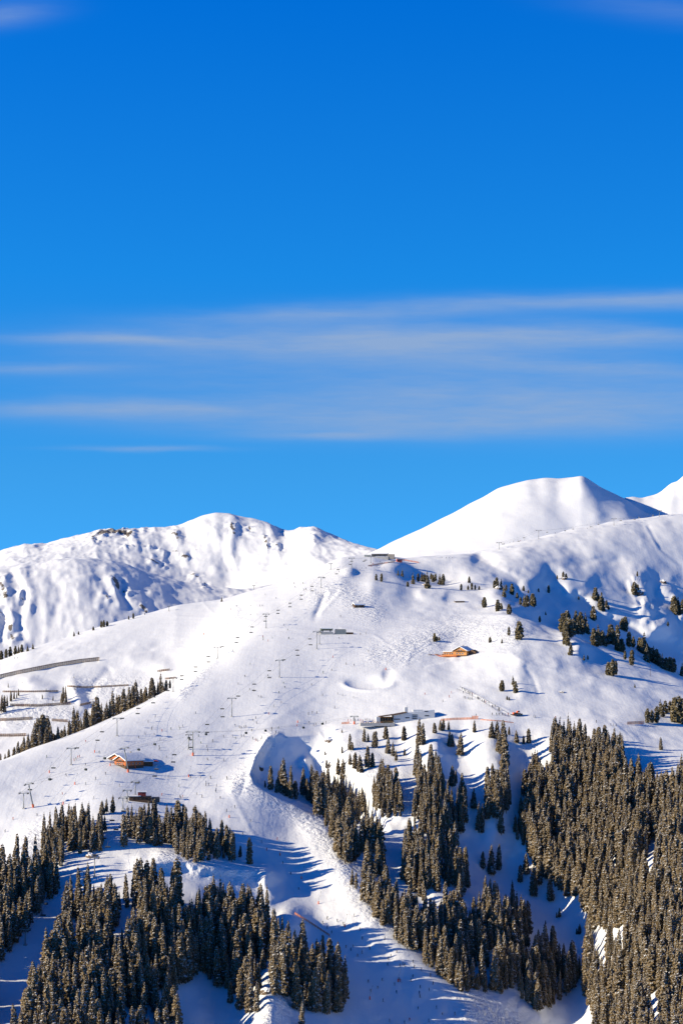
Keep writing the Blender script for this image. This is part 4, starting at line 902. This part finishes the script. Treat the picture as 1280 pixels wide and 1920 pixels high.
# chair and cabin prototypes
def chair_parts():
    P = {}
    h = MB(); h.tube((0, 0, 0), (0, 0, -1.0), .05, n=6); h.tube((0, 0, -1.0), (0, -.45, -1.5), .05, n=6); h.tube((0, -.45, -1.5), (0, -.45, -2.2), .05, n=6); h.box((0, -.45, -2.2), (2.7, .08, .08)); P['hanger'] = (h, M_['steel'])
    P['seat'] = (MB().box((0, -.1, -2.95), (2.8, .55, .12)), M_['black']); P['backrest'] = (MB().box((0, .22, -2.6), (2.8, .12, .6)), M_['black'])
    b = MB(); b.tube((-1.3, -.5, -2.4), (1.3, -.5, -2.4), .04, n=6)
    for s in (-1, 1): b.tube((s*1.3, -.5, -2.4), (s*1.3, .2, -2.3), .04, n=6); b.tube((s*1.35, -.45, -2.2), (s*1.35, .2, -2.9), .05, n=6)
    P['safety_bar'] = (b, M_['steel']); return P
def cabin_parts():
    P = {}
    h = MB(); h.tube((0, 0, 0), (0, 0, -1.1), .06, n=6); h.box((0, 0, -.05), (.5, .9, .25)); P['hanger'] = (h, M_['steel'])
    b = MB(); prof = [(-.75, -1.35), (.75, -1.35), (1.0, -1.9), (1.02, -2.7), (.82, -3.25), (-.82, -3.25), (-1.02, -2.7), (-1.0, -1.9)]
    b.prism(prof, -.85, .85, 'y'); P['body'] = (b, simple_mat('dark_green_cabin', (.02, .03, .022), .35))
    g = MB(); g.box((0, -.87, -2.2), (1.5, .05, .75)); g.box((0, .87, -2.2), (1.5, .05, .75)); P['pane'] = (g, M_['glass'])
    P['roof'] = (MB().box((0, 0, -1.28), (1.6, 1.6, .1)), M_['dark_metal']); P['ski_rack'] = (MB().box((0, -1.0, -2.9), (.9, .16, .4)), M_['steel']); return P
PROTO = {}
def hang(kind, parts, q, yaw, reg):
    if kind not in PROTO:
        e = thing(kind, q, yaw); PROTO[kind] = e
        for n, (m, mat) in parts.items(): m.build(n, mat, e)
    else:
        src = PROTO[kind]; e = src.copy(); C.objects.link(e); e.location = q; e.rotation_euler = (0, 0, yaw)
        for ch in src.children:
            c = ch.copy(); C.objects.link(c); c.parent = e
    e.scale = (1, 1, 1) if kind == 'lift_chair' else (.7, .7, .7)
    e['category'] = 'chairlift chair' if kind == 'lift_chair' else 'gondola cabin'
    reg.append(e)
CH = chair_parts(); CB = cabin_parts(); chairs = {'A': [], 'B': [], 'D': []}; cabins = []
LIFTG = 'lift pylons'
A1 = [(48,1772,1744,'thin steel pylon in the blue lift lane, lower left edge'), (79,1716,1695,'short steel pylon in the blue lift lane below the saddle'), (158,1656,1635,'short steel pylon beside the narrow tree clump, left of its taller twin'), (178,1644,1609,'tall steel pylon on the bright snow saddle between the left tree clumps'),
      (231,1517,1497,'lowest of three steel pylons by the small dark lift station'), (239,1504,1483,'middle of three steel pylons by the small dark lift station'), (254,1491,1467,'tallest of three steel pylons by the small dark lift station')]
ta = [pylon(x, a, b, l, arm=4.6, group=LIFTG) for x, a, b, l in A1]
A2 = [(435,1344,1310,'steel T pylon at the middle of the wide piste, with long shadow'), (524,1270,1239,'steel T pylon on the piste left of the snowy basin'), (594,1217,1185,'tall thin pylon just left of the mid slope station')]
ta2 = [pylon(x, a, b, l, arm=5.6, group=LIFTG) for x, a, b, l in A2]
lift(ta, 'lift below the dark wooden station', lambda q, a: hang('lift_chair', CH, q, a-math.pi/2, chairs['A']), 30, 14)
lift([ta[-1]]+ta2, 'lift to the mid slope station', lambda q, a: hang('lift_chair', CH, q, a-math.pi/2, chairs['A']), 34, 10)
B1 = [(45,1516,1488,'lower left steel T pylon beside the leaning tower'), (134,1434,1404,'steel T pylon left of the red-brown chalet'), (220,1380,1348,'thin steel pylon above the red-brown chalet'), (325,1297,1272,'short steel pylon at the end of the ridge tree row'), (408,1235,1214,'short steel T pylon above the ridge tree row, upper left piste'),
      (499,1178,1152,'steel T pylon on the upper left piste below the shoulder'), (602,1102,1083,'steel T pylon on the upper piste below the summit saddle'), (659,1065,1047,'steel T pylon just left of the summit station'), (695,1056,1044,'small thin pylon right at the summit station')]
tb = [pylon(x, a, b, l, arm=5.2, group=LIFTG) for x, a, b, l in B1]
lift(tb, 'long lift to the summit', lambda q, a: hang('lift_chair', CH, q, a-math.pi/2, chairs['B']), 38, 16)
C1 = [(63,1514,1470,'tall dark leaning lift tower with orange foot pad, lower left piste', -.20), (241,1448,1403,'tall dark leaning lift tower standing before the red-brown chalet', -.17), (362,1417,1373,'tall twin-armed lift tower with orange foot pad, centre left piste', 0), (664,1358,1344,'small T pylon at the left end of the restaurant terrace', 0)]
tc = [pylon(x, a, b, l, style='gondola', arm=5.0 if i != 2 else 8.5, group=LIFTG, lean=ln, dark=True) for i, (x, a, b, l, ln) in enumerate(C1)]
pylon(354, 1405, 1378, 'slimmer steel mast just behind the tall twin-armed tower', arm=3.5, group=LIFTG)
lift(tc, 'gondola line to the white restaurant', lambda q, a: hang('gondola_cabin', CB, q, a-math.pi/2, cabins), 46, 20)
pylon(599, 1208, 1186, 'thin pylon directly under the mid slope station', arm=3.0, group=LIFTG)
pylon(620, 1068, 1057, 'small stubby pylon left of the summit saddle', arm=3, group=LIFTG); pylon(476, 1106, 1098, 'tiny far pylon on the left shoulder skyline', arm=2.0, group=LIFTG); pylon(317, 1146, 1137, 'tiny pylon on the left snow skyline', arm=2, group=LIFTG)
td = [pylon(x, a, b, l, arm=5.5, group=LIFTG) for x, a, b, l in ((935,1030,1018,'small pylon at the left foot of the ridge lift'), (1009,1011,995,'steel T pylon on the ridge below the white dome'), (1150,985,973,'steel T pylon on the ridge right of the dome foot'), (1235,969,958,'far steel pylon on the ridge by the right skyline'))]
lift(td, 'ridge lift below the dome', lambda q, a: hang('lift_chair', CH, q, a-math.pi/2, chairs['D']), 42, 12)
for k, nm in (('A', 'lower chairlift line'), ('B', 'long summit chairlift line'), ('D', 'ridge chairlift line')):
    lst = sorted(chairs[k], key=lambda o: HX+F*o.location.x/o.location.y)
    for i, o in enumerate(lst): o['label'] = 'black lift chair, %s from left on the %s' % (ordinal(i+1), nm); o['group'] = 'chairs on the '+nm
cabins.sort(key=lambda o: o.location.x/o.location.y)
for i, o in enumerate(cabins): o['label'] = 'dark egg-shaped gondola cabin, %s from left above the piste' % ordinal(i+1); o['group'] = 'gondola cabins'
e = thing('utility_pole', at(1218, 1268), 0, 'thin dark pole with short arm below the right ridge pines', 'pole')
MB().tube((0, 0, -1), (0, 0, 9), .14, .1).build('pole', M_['dark_wood'], e); MB().box((0, 0, 8.4), (1.6, .12, .12)).build('crossbar', M_['dark_wood'], e)

# -- avalanche barriers and the long wooden snow fence
def fence(pts, hpx, label, solid=False, group='avalanche barriers'):
    W = []
    for (x0, y0), (x1, y1) in zip(pts[:-1], pts[1:]):
        n = max(2, int(abs(x1-x0)/3.5))
        for k in range(n): W.append(at(x0+(x1-x0)*k/n, y0+(y1-y0)*k/n))
    W.append(at(*pts[-1])); o = W[len(W)//2]; h = hpx/F*o.y*(1 if solid else 1.12)
    e = thing('snow_fence' if solid else 'avalanche_barrier', o, 0, label, 'snow fence' if solid else 'avalanche barrier', group)
    sl = MB(); ps = MB(); caps = MB(); nb = 6 if solid else 4
    for a, b in zip(W[:-1], W[1:]):
        a = a-o; b = b-o; ang = math.atan2(b.y-a.y, b.x-a.x); n = Vector((math.sin(ang), -math.cos(ang), 0))
        for j in range(nb):
            z0 = h*(j+.15)/nb; z1 = h*(j+.86)/nb+rnd.uniform(-.05, .05)*(0 if solid else 1); g = (b-a)*.04
            q = [a+g+Vector((0, 0, z0)), b-g+Vector((0, 0, z0)), b-g+Vector((0, 0, z1)), a+g+Vector((0, 0, z1))]; w = n*.06
            sl.add([v-w for v in q]+[v+w for v in q], [(0,1,2,3),(4,7,6,5),(0,4,5,1),(3,2,6,7),(0,3,7,4),(1,5,6,2)])
        ps.box((a.x+n.x*.16, a.y+n.y*.16, a.z+h*.45), (.2, .16, h*1.15), ang)
        if True:
            q = [a+n*-1.1, b+n*-1.1, b+n*-.12, a+n*-.12]; z = Vector((0, 0, h*.78))
            caps.add([v+z for v in q]+[v+z+Vector((0, 0, .3)) for v in q], [(0,3,2,1),(4,5,6,7),(0,1,5,4),(1,2,6,5),(2,3,7,6),(3,0,4,7)])
    sl.build('slat_panel', M_['grey_wood'], e); ps.build('post_row', M_['dark_wood'], e)
    if caps.V: caps.build('snow_cover', SNOWCAP, e)
fence([(-12,1276),(0,1272),(35,1264),(60,1259),(100,1251),(150,1243),(187,1239)], 7.5, 'long grey-brown wooden snow fence curving across the upper left slope', True, 'snow fences')
fence([(6,1298),(60,1298),(110,1297)], 3, 'thin brown barrier in the top row, left of the spruce pair'); fence([(127,1288),(160,1290),(188,1289),(242,1286)], 3, 'thin brown barrier in the top row, right of the spruce pair')
fence([(20,1324),(70,1325),(134,1321)], 4.5, 'brown barrier of the second row, running under the spruce pair'); fence([(150,1324),(172,1319)], 4, 'short brown barrier of the second row by the ridge trees')
fence([(-10,1352),(30,1351),(62,1349)], 5, 'brown barrier of the third row at the left edge'); fence([(98,1352),(128,1354)], 4.5, 'short brown barrier of the third row between dark spruces')
fence([(-10,1381),(25,1381),(50,1380)], 5, 'lowest brown barrier at the left edge'); fence([(296,1260),(319,1257)], 3.5, 'short brown barrier at the upper end of the ridge trees'); fence([(310,1274),(330,1272)], 3, 'tiny barrier beside the ridge end pylon')

# -- piste nets, rope fences
def net(pts, h, label, mat='net', name='safety_net', group='safety nets'):
    W = []
    for (x0, y0), (x1, y1) in zip(pts[:-1], pts[1:]):
        n = max(2, int(math.hypot(x1-x0, y1-y0)/6))
        for k in range(n): W.append(at(x0+(x1-x0)*k/n, y0+(y1-y0)*k/n))
    W.append(at(*pts[-1])); o = W[0]; e = thing(name, o, 0, label, 'safety net' if name == 'safety_net' else 'rope fence', group)
    m = MB(); q = MB()
    for a, b in zip(W[:-1], W[1:]):
        a = a-o; b = b-o; ang = math.atan2(b.y-a.y, b.x-a.x); n = Vector((math.sin(ang), -math.cos(ang), 0))*.015
        for j in range(5 if name == 'safety_net' else 2):
            z0 = h*(.1+.18*j) if name == 'safety_net' else h*(.45+.4*j); z1 = z0+(.13*h if name == 'safety_net' else .07)
            v = [a+Vector((0, 0, z0)), b+Vector((0, 0, z0)), b+Vector((0, 0, z1)), a+Vector((0, 0, z1))]
            m.add([u-n for u in v]+[u+n for u in v], [(0,1,2,3),(4,7,6,5),(0,4,5,1),(3,2,6,7),(0,3,7,4),(1,5,6,2)])
        q.tube(a-Vector((0, 0, .4)), a+Vector((0, 0, h*1.08)), .05, n=6)
    m.build('netting' if name == 'safety_net' else 'rope', M_[mat], e); q.build('stake_row', M_['dark_metal'], e)
net([(552,1714),(580,1731),(618,1756)], 1.3, 'long slanting orange net on the shaded piste, left side'); net([(826,1352),(850,1350),(888,1349)], 1.6, 'orange net running right from the white restaurant')
net([(884,1349),(896,1349)], 2.6, 'short tall orange net at the end of the restaurant fence'); net([(900,1350),(940,1353),(962,1356)], .8, 'faint low orange net along the flat track')
net([(1175,1359),(1190,1358),(1206,1358)], 2.2, 'orange net by the right grove on the flat track'); net([(640,1358),(655,1357)], 1.5, 'orange net at the left end of the restaurant terrace', )
net([(726,1046),(745,1049),(785,1056)], 1.6, 'red fence running right from the summit station', 'faded_net'); net([(690,1062),(720,1057),(740,1054)], 1.4, 'red fence curving below the summit station', 'faded_net')
net([(862,1289),(900,1308),(955,1341)], 1.2, 'long dark rope fence on the upper side of the ski queue', 'dark_metal', 'rope_fence', 'rope fences'); net([(856,1293),(896,1312),(948,1344)], 1.2, 'long dark rope fence on the lower side of the ski queue', 'dark_metal', 'rope_fence', 'rope fences')

# -- snow lances with orange pads
LN = [(558,1355,'right above the blue bowl'), (93,1449,'on the left piste under the chalet pylons'), (141,1471,'left of the tall leaning tower group'), (119,1508,'on the lower left piste above the trees'), (178,1411,'just left of the red-brown chalet'), (207,1436,'directly below the left gable of the chalet'),
      (254,1441,'between the chalet and the small shed'), (430,1533,'at the start of the tree shadows on the piste'), (525,1604,'in the striped tree shadows on the piste'), (565,1648,'on the sunlit lower piste above the net'), (597,1695,'at the edge of the piste shadow'), (646,1738,'in the upper part of the shaded piste'),
      (746,1841,'among the skiers in the lower shaded piste'), (693,1874,'in the middle of the shaded piste'), (382,1190,'on the upper left piste'), (723,1256,'by the rim of the snowy basin'), (354,1457,'below the twin-armed tower')]
for x, y, w in LN:
    e = thing('snow_lance', at(x, y), rnd.uniform(-.6, .6), 'snow lance with orange-red pad '+w, 'snow lance', 'snow lances')
    MB().tube((0, 0, -.4), (0, 0, 1.6), .32, .28, 10).build('safety_pad', M_['orange_pad'], e); MB().tube((0, 0, 1.7), (1.4, 0, 6.5), .07, .05, 6).build('lance', M_['steel'], e)
    MB().tube((1.4, 0, 6.4), (1.55, 0, 6.9), .12, .1, 8).build('nozzle', M_['dark_metal'], e)
# -- snow groomer
e = thing('snow_groomer', at(968, 1341), R(15), 'orange snow groomer parked at the lower end of the ski queue', 'snow groomer')
MB().prism([(-2.6, .7), (-2.6, 1.9), (.4, 1.9), (.4, 1.5), (2.4, 1.4), (2.4, .7)], -1.3, 1.3, 'y').build('body', M_['orange_pad'], e)
cb = MB().prism([(.1, 1.9), (.3, 3.0), (1.5, 3.0), (2.1, 1.95)], -1.15, 1.15, 'y').build('cab', M_['orange_pad'], e)
MB().prism([(.35, 2.05), (.45, 2.85), (1.4, 2.85), (1.8, 2.05)], -1.19, 1.19, 'y').build('window', M_['glass'], cb)
for s_ in (-1, 1):
    tr = MB().prism([(-2.8, .5), (-2.4, .05), (2.2, .05), (2.7, .5), (2.2, .95), (-2.4, .95)], s_*1.75-.5, s_*1.75+.5, 'y').build('track', M_['black'], e)
    for k in range(4): MB().tube((-1.9+k*1.25, s_*1.75-.53, .48), (-1.9+k*1.25, s_*1.75+.53, .48), .33, n=12).build('wheel', M_['steel'], tr)
MB().prism([(3.1, 0), (3.5, .1), (3.35, .6), (3.6, 1.1), (3.2, 1.0)], -2.2, 2.2, 'y').build('blade', M_['dark_metal'], e); MB().box((-3.3, 0, .5), (1, 4.2, .5)).build('tiller', M_['dark_metal'], e)

# -- rock outcrops
def rock(p, s, label, seed):
    bm = bmesh.new(); bmesh.ops.create_icosphere(bm, subdivisions=4, radius=1)
    rr = np.random.RandomState(seed); a = rr.uniform(0, 50)
    for v in bm.verts:
        c = v.co.copy(); n = float(ridged(np.array([c.x*1.3+a]), np.array([c.z*1.6+c.y+a]), 3, seed)[0]); n2 = float(fbm(np.array([c.x*4+a+c.z*3]), np.array([c.y*4+a]), 2, seed)[0])
        v.co = c*(1+.30*n+.16*n2); v.co.x *= 1.2; v.co.z *= 1.0
    bmesh.ops.recalc_face_normals(bm, faces=bm.faces)
    me = bpy.data.meshes.new('rock_outcrop'); bm.to_mesh(me); bm.free(); me.materials.append(M_['rust']); me.materials.append(SNOWCAP)
    for pl_ in me.polygons:
        if pl_.normal.z > .62 or (pl_.normal.z > .35 and pl_.center.z > .5): pl_.material_index = 1
    o = meshobj('rock_outcrop', me); o.location = p-Vector((0, 0, s*.25)); o.scale = (s, s, s); o.rotation_euler = (0, 0, rr.uniform(0, 6))
    tag(o, label, 'rock', 'rock outcrops')
for i, (x, y, s_, l) in enumerate([(1197,1112,4.2,'snow-capped brown rock beside the cliff pines at right'), (1243,1092,3.2,'rusty brown rock on top of the right cliff rib'), (1266,1140,5.0,'dark brown rock below the right edge cliff pines'), (1056,1085,2.6,'small brown rock with two pines on the upper slope'),
      (933,1104,3.0,'brown rock among the pines on the rocky knoll'), (796,1098,2.6,'brown rock among pines in front of the blue hollow'), (171,1606,2.4,'brown rock at the foot of the upper left tree clump'), (232,1551,2.4,'dark rock left of the clump below the dark station'), (619,1389,1.6,'dark round boulder on the slope left of the sunlit rib'),
      (612,1389,1.2,'smaller dark boulder beside the round one above the rib'), (487,1440,2.0,'brown rock on the left rim of the blue bowl'), (1052,1298,1.4,'half-buried rock on the smooth slope above the track'), (500,1860,2.6,'rock on the snowy rib left of the piste'), (985,1760,2.0,'dark rock in the blue shaded gully')]):
    rock(at(x, y), s_, l, 300+i)
# ---------------------------------------------------------------- skiers
def body_mesh(pose, jacket, pants, helmet):
    """one skinned surface from joints; pose picks the stance"""
    if pose == 'stand':
        J = [(0,0,.95,.14),(0,.01,1.18,.145),(0,.01,1.38,.165),(0,.0,1.52,.065),(0,-.01,1.66,.115),(-.19,0,1.40,.075),(-.30,-.06,1.14,.058),(-.26,-.26,1.02,.045),(.19,0,1.40,.075),(.30,-.06,1.14,.058),(.26,-.26,1.02,.045),
             (-.10,0,.88,.11),(-.13,-.05,.50,.085),(-.14,.02,.10,.07),(-.14,-.14,.05,.06),(.10,0,.88,.11),(.13,-.05,.50,.085),(.14,.02,.10,.07),(.14,-.14,.05,.06)]
    elif pose == 'crouch':
        J = [(0,.14,.72,.15),(0,.06,.94,.15),(0,-.08,1.10,.165),(0,-.17,1.21,.065),(0,-.24,1.33,.115),(-.20,-.10,1.12,.075),(-.34,-.22,.94,.058),(-.26,-.42,.90,.045),(.20,-.10,1.12,.075),(.34,-.22,.94,.058),(.26,-.42,.90,.045),
             (-.12,.10,.68,.115),(-.17,-.16,.44,.09),(-.17,.02,.10,.07),(-.17,-.14,.05,.06),(.12,.10,.68,.115),(.17,-.16,.44,.09),(.17,.02,.10,.07),(.17,-.14,.05,.06)]
    else:
        J = [(0,.03,.90,.145),(.03,.02,1.12,.145),(.08,-.02,1.30,.165),(.11,-.04,1.43,.065),(.13,-.07,1.56,.115),(-.10,-.02,1.34,.075),(-.30,-.14,1.20,.058),(-.42,-.30,1.10,.045),(.27,-.02,1.28,.075),(.40,-.04,1.02,.058),(.42,-.24,.92,.045),
             (-.10,.02,.84,.11),(-.20,-.06,.50,.085),(-.26,.03,.10,.07),(-.26,-.13,.05,.06),(.10,.02,.84,.11),(.04,-.10,.50,.085),(-.02,.03,.10,.07),(-.02,-.13,.05,.06)]
    E = [(0,1),(1,2),(2,3),(3,4),(2,5),(5,6),(6,7),(2,8),(8,9),(9,10),(0,11),(11,12),(12,13),(13,14),(0,15),(15,16),(16,17),(17,18)]
    me = bpy.data.meshes.new('skeleton'); me.from_pydata([j[:3] for j in J], E, []); o = bpy.data.objects.new('skeleton', me); C.objects.link(o)
    sk = o.modifiers.new('skin', 'SKIN')
    if not me.skin_vertices: pass
    for v, j in zip(me.skin_vertices[0].data, J): v.radius = (j[3], j[3]*.9); v.use_root = False
    me.skin_vertices[0].data[0].use_root = True
    sub = o.modifiers.new('sub', 'SUBSURF'); sub.levels = 1
    dg = bpy.context.evaluated_depsgraph_get(); out = bpy.data.meshes.new_from_object(o.evaluated_get(dg)); bpy.data.objects.remove(o)
    return out, J
def solid(name, c): 
    return bpy.data.materials.get(name) or simple_mat(name, c, .75, var=.1)
COLS = {'black': (.015, .015, .02), 'dark blue': (.02, .035, .09), 'red': (.42, .03, .025), 'grey': (.14, .14, .15), 'green': (.04, .10, .05), 'orange': (.55, .16, .03)}
POSES = {}
for ps in ('stand', 'crouch', 'turn'):
    base, J = body_mesh(ps, 0, 0, 0)
    hz_ = J[0][2]; nz = J[3][2]
    mi = []
    for pl_ in base.polygons:
        c = pl_.center
        if c.z > nz+.02: mi.append(2)
        elif c.z < hz_-.02 and abs(c.x) < .32 and not (c.y < -.2 and c.z > .6): mi.append(1 if c.z > .18 else 3)
        elif c.y < -.24 and c.z > .8: mi.append(3)
        else: mi.append(0)
    base.polygons.foreach_set('material_index', mi); base.polygons.foreach_set('use_smooth', [True]*len(base.polygons))
    for cn, cc in COLS.items():
        m = base.copy(); m.name = 'person'; m.materials.clear()
        for mt in (solid('jacket_'+cn.replace(' ', '_'), cc), solid('ski_trousers', (.03, .03, .035)), M_['skin'], M_['black']): m.materials.append(mt)
        POSES[(ps, cn)] = m
    hp = J[4]
    h = MB(); 
    bm = bmesh.new(); bmesh.ops.create_uvsphere(bm, u_segments=10, v_segments=6, radius=.135); 
    bmesh.ops.delete(bm, geom=[v for v in bm.verts if v.co.z < -.03], context='VERTS')
    hm = bpy.data.meshes.new('helmet'); bm.to_mesh(hm); bm.free(); hm.materials.append(solid('helmet_dark', (.05, .05, .06)))
    skm = []; 
    for fx in (J[14], J[18]): 
        q = MB().box((fx[0], -.05, .015), (.09, 1.7, .02)); q.box((fx[0], -.94, .05), (.09, .12, .02)); skm.append((q.V, q.F))
    plm = []
    for hd in (J[7], J[10]): q = MB().tube((hd[0], hd[1], hd[2]+.08), (hd[0]*1.15, hd[1]+.35, .05), .016, .012, 5); plm.append((q.V, q.F))
    def mk(nm, vf, mt): me = bpy.data.meshes.new(nm); me.from_pydata(vf[0], [], vf[1]); me.materials.append(mt); return me
    POSES[ps] = (hm, hp, [mk('ski', s_, solid('ski_top', (.10, .05, .05))) for s_ in skm], [mk('ski_pole', s_, M_['steel']) for s_ in plm])
people = {}
def skier(x, y, region, col=None, pose=None, skis=True, face=None, lift_=0.0):
    col = col or rnd.choice(('black', 'black', 'black', 'dark blue', 'grey', 'grey', 'red', 'green')); pose = pose or rnd.choice(('stand', 'stand', 'crouch', 'turn'))
    p = at(x, y, lift_); o = meshobj('person', POSES[(pose, col)]); s = rnd.uniform(1.0, 1.1)
    o.location = p; o.rotation_euler = (0, 0, face if face is not None else rnd.uniform(0, 6.28)); o.scale = (s, s, s)
    hm, hp, sk, pl_ = POSES[pose]
    h = meshobj('helmet', hm, o); h.location = (hp[0], hp[1], hp[2]+.02)
    if skis:
        for m in sk: meshobj('ski', m, o)
        for m in pl_: meshobj('ski_pole', m, o)
    people.setdefault((region, col), []).append((x, o))
LOW = [(57,263),(22,297),(137,285),(185,308),(57,338),(92,375),(320,355),(337,425),(517,427),(265,487),(207,492),(245,515),(395,505),(335,538),(300,560),(612,530),(565,565),(545,588),(538,632),(742,612),(660,630),(638,645),(675,640),(752,652),(810,678),(740,727),(882,722),(385,768),(495,755),(630,750),(725,760),(595,792),(903,785),(460,818),(405,845),(610,855),(800,815),(872,838),(793,862),(797,890),(502,922),(783,982),(930,980),(975,1028),(1075,1030),(555,1085),(675,1100),(867,1085),(272,243)]
for x, y in LOW: skier(600+x/4.267, 1662+y/4.267, 'the shaded lower piste', rnd.choice(('black', 'dark blue', 'black', 'grey')))
for x, y in ((640,765),(715,1073)): skier(600+x/4.267, 1662+y/4.267, 'the shaded lower piste', 'red')
Z4 = [(590,750),(370,760),(480,700),(262,657),(415,675),(425,668),(435,660),(445,655),(350,862),(525,888),(535,780),(560,808),(480,808),(668,818),(480,570),(555,632),(730,715),(1005,880),(1010,885),(1020,880),(905,868),(820,893),(940,770),(1000,820),(1065,770),(1120,770),(1175,775),(1150,800),(1165,812),(1205,850),(1230,885),(1100,865),(775,548),(812,528),(848,500),(850,492),(868,430),(828,462),(905,510),(955,502),(1000,490),(1005,500),(1020,485),(1108,540),(1122,578),(1155,600),(1190,565),(1160,620),(1092,412),(862,530),(895,560),(890,600),(890,615),(930,658),(1128,880)]
for x, y in Z4: skier(x/2.977, 1200+y/2.977, 'the left piste')
Z5 = [(380,50),(382,70),(413,78),(300,225),(267,300),(412,298),(225,350),(510,343),(518,370),(297,383),(322,392),(482,403),(352,428),(370,432),(497,467),(450,490),(417,538),(318,580),(340,597),(335,565),(205,612),(232,622),(245,625),(262,620),(275,618),(435,630),(437,640),(478,628),(310,642),(190,682),(208,690),(245,680),(262,680),(133,682),(370,700),(375,690),(335,705),(316,695),(62,712),(345,708),(461,658),(480,658),(668,538),(692,530),(720,533),(672,592),(595,612),(687,353),(815,262),(760,278),(757,420),(905,222),(822,180),(955,232),(853,412),(883,420),(952,435),(832,500),(778,595),(30,825),(135,832),(153,945),(155,950),(22,990),(88,995),(50,940),(85,1020),(190,140),(545,60),(700,610),(715,605),(760,600)]
for x, y in Z5: skier(380+x/3.368, 1180+y/3.368, 'the middle piste')
Z2 = [(455,535),(450,515),(500,515),(505,550),(350,598),(290,578),(260,640),(273,638),(130,642),(207,640),(97,660),(208,690),(245,690),(278,820),(330,820),(420,822),(415,775),(112,900),(395,750),(820,800),(850,795),(865,895),(515,545),(518,550),(820,440),(830,430),(850,430),(880,420),(905,440),(910,420),(940,400),(700,450),(740,440),(795,455),(710,700),(700,820),(930,395),(890,405)]
for x, y in Z2: skier(400+x/2.977, 922+y/2.977, 'the upper piste below the summit')
for i in range(26):
    t = rnd.random(); skier(862+t*94+rnd.uniform(-1, 1), 1291+t*51+rnd.uniform(0, 2.5), 'the roped ski queue', None, 'stand')
for x, y in [(869,1309),(872,1310),(877,1311),(880,1312),(884,1312),(868,1300),(922,1341),(930,1341),(935,1341),(941,1341),(946,1342),(952,1343),(1000,1345),(1003,1346),(1041,1347),(1050,1348),(1088,1352),(1144,1361),(1149,1361),(1154,1361),(1117,1355),(892,1343),(796,1303),(830,1316),(842,1308),(846,1300)]: skier(x, y, 'the flat track right of the restaurant', None, 'stand')
for i in range(13): skier(652+i*4.6+rnd.uniform(-1, 1), 1352+rnd.uniform(-1, 2), 'the slope edge by the restaurant terrace', rnd.choice(('black', 'red', 'dark blue', 'orange')), 'stand', skis=False)
for x, y in [(983,1006),(975,1009),(955,1014),(962,1012),(945,1017),(1040,1000),(1060,997),(1100,992),(1110,989),(828,1046),(836,1047),(842,1047),(848,1047)]: skier(x, y, 'the high ridge track')
for x, y in [(470,1540),(425,1522),(440,1515),(490,1580),(500,1595),(455,1565),(520,1575),(530,1620),(545,1640),(560,1668),(580,1660),(28,1236),(34,1235),(25,1537),(10,1560),(70,1530)]: skier(x, y, 'the sunlit slopes near the left trees')
for (reg, col), lst in people.items():
    lst.sort(key=lambda t: t[0])
    for i, (x, o) in enumerate(lst):
        tag(o, ('skier in %s jacket, %s from left on %s' % (col, ordinal(i+1), reg)) if len(lst) > 1 else 'the only %s-jacketed skier on %s' % (col, reg), 'person', 'skiers on '+reg)
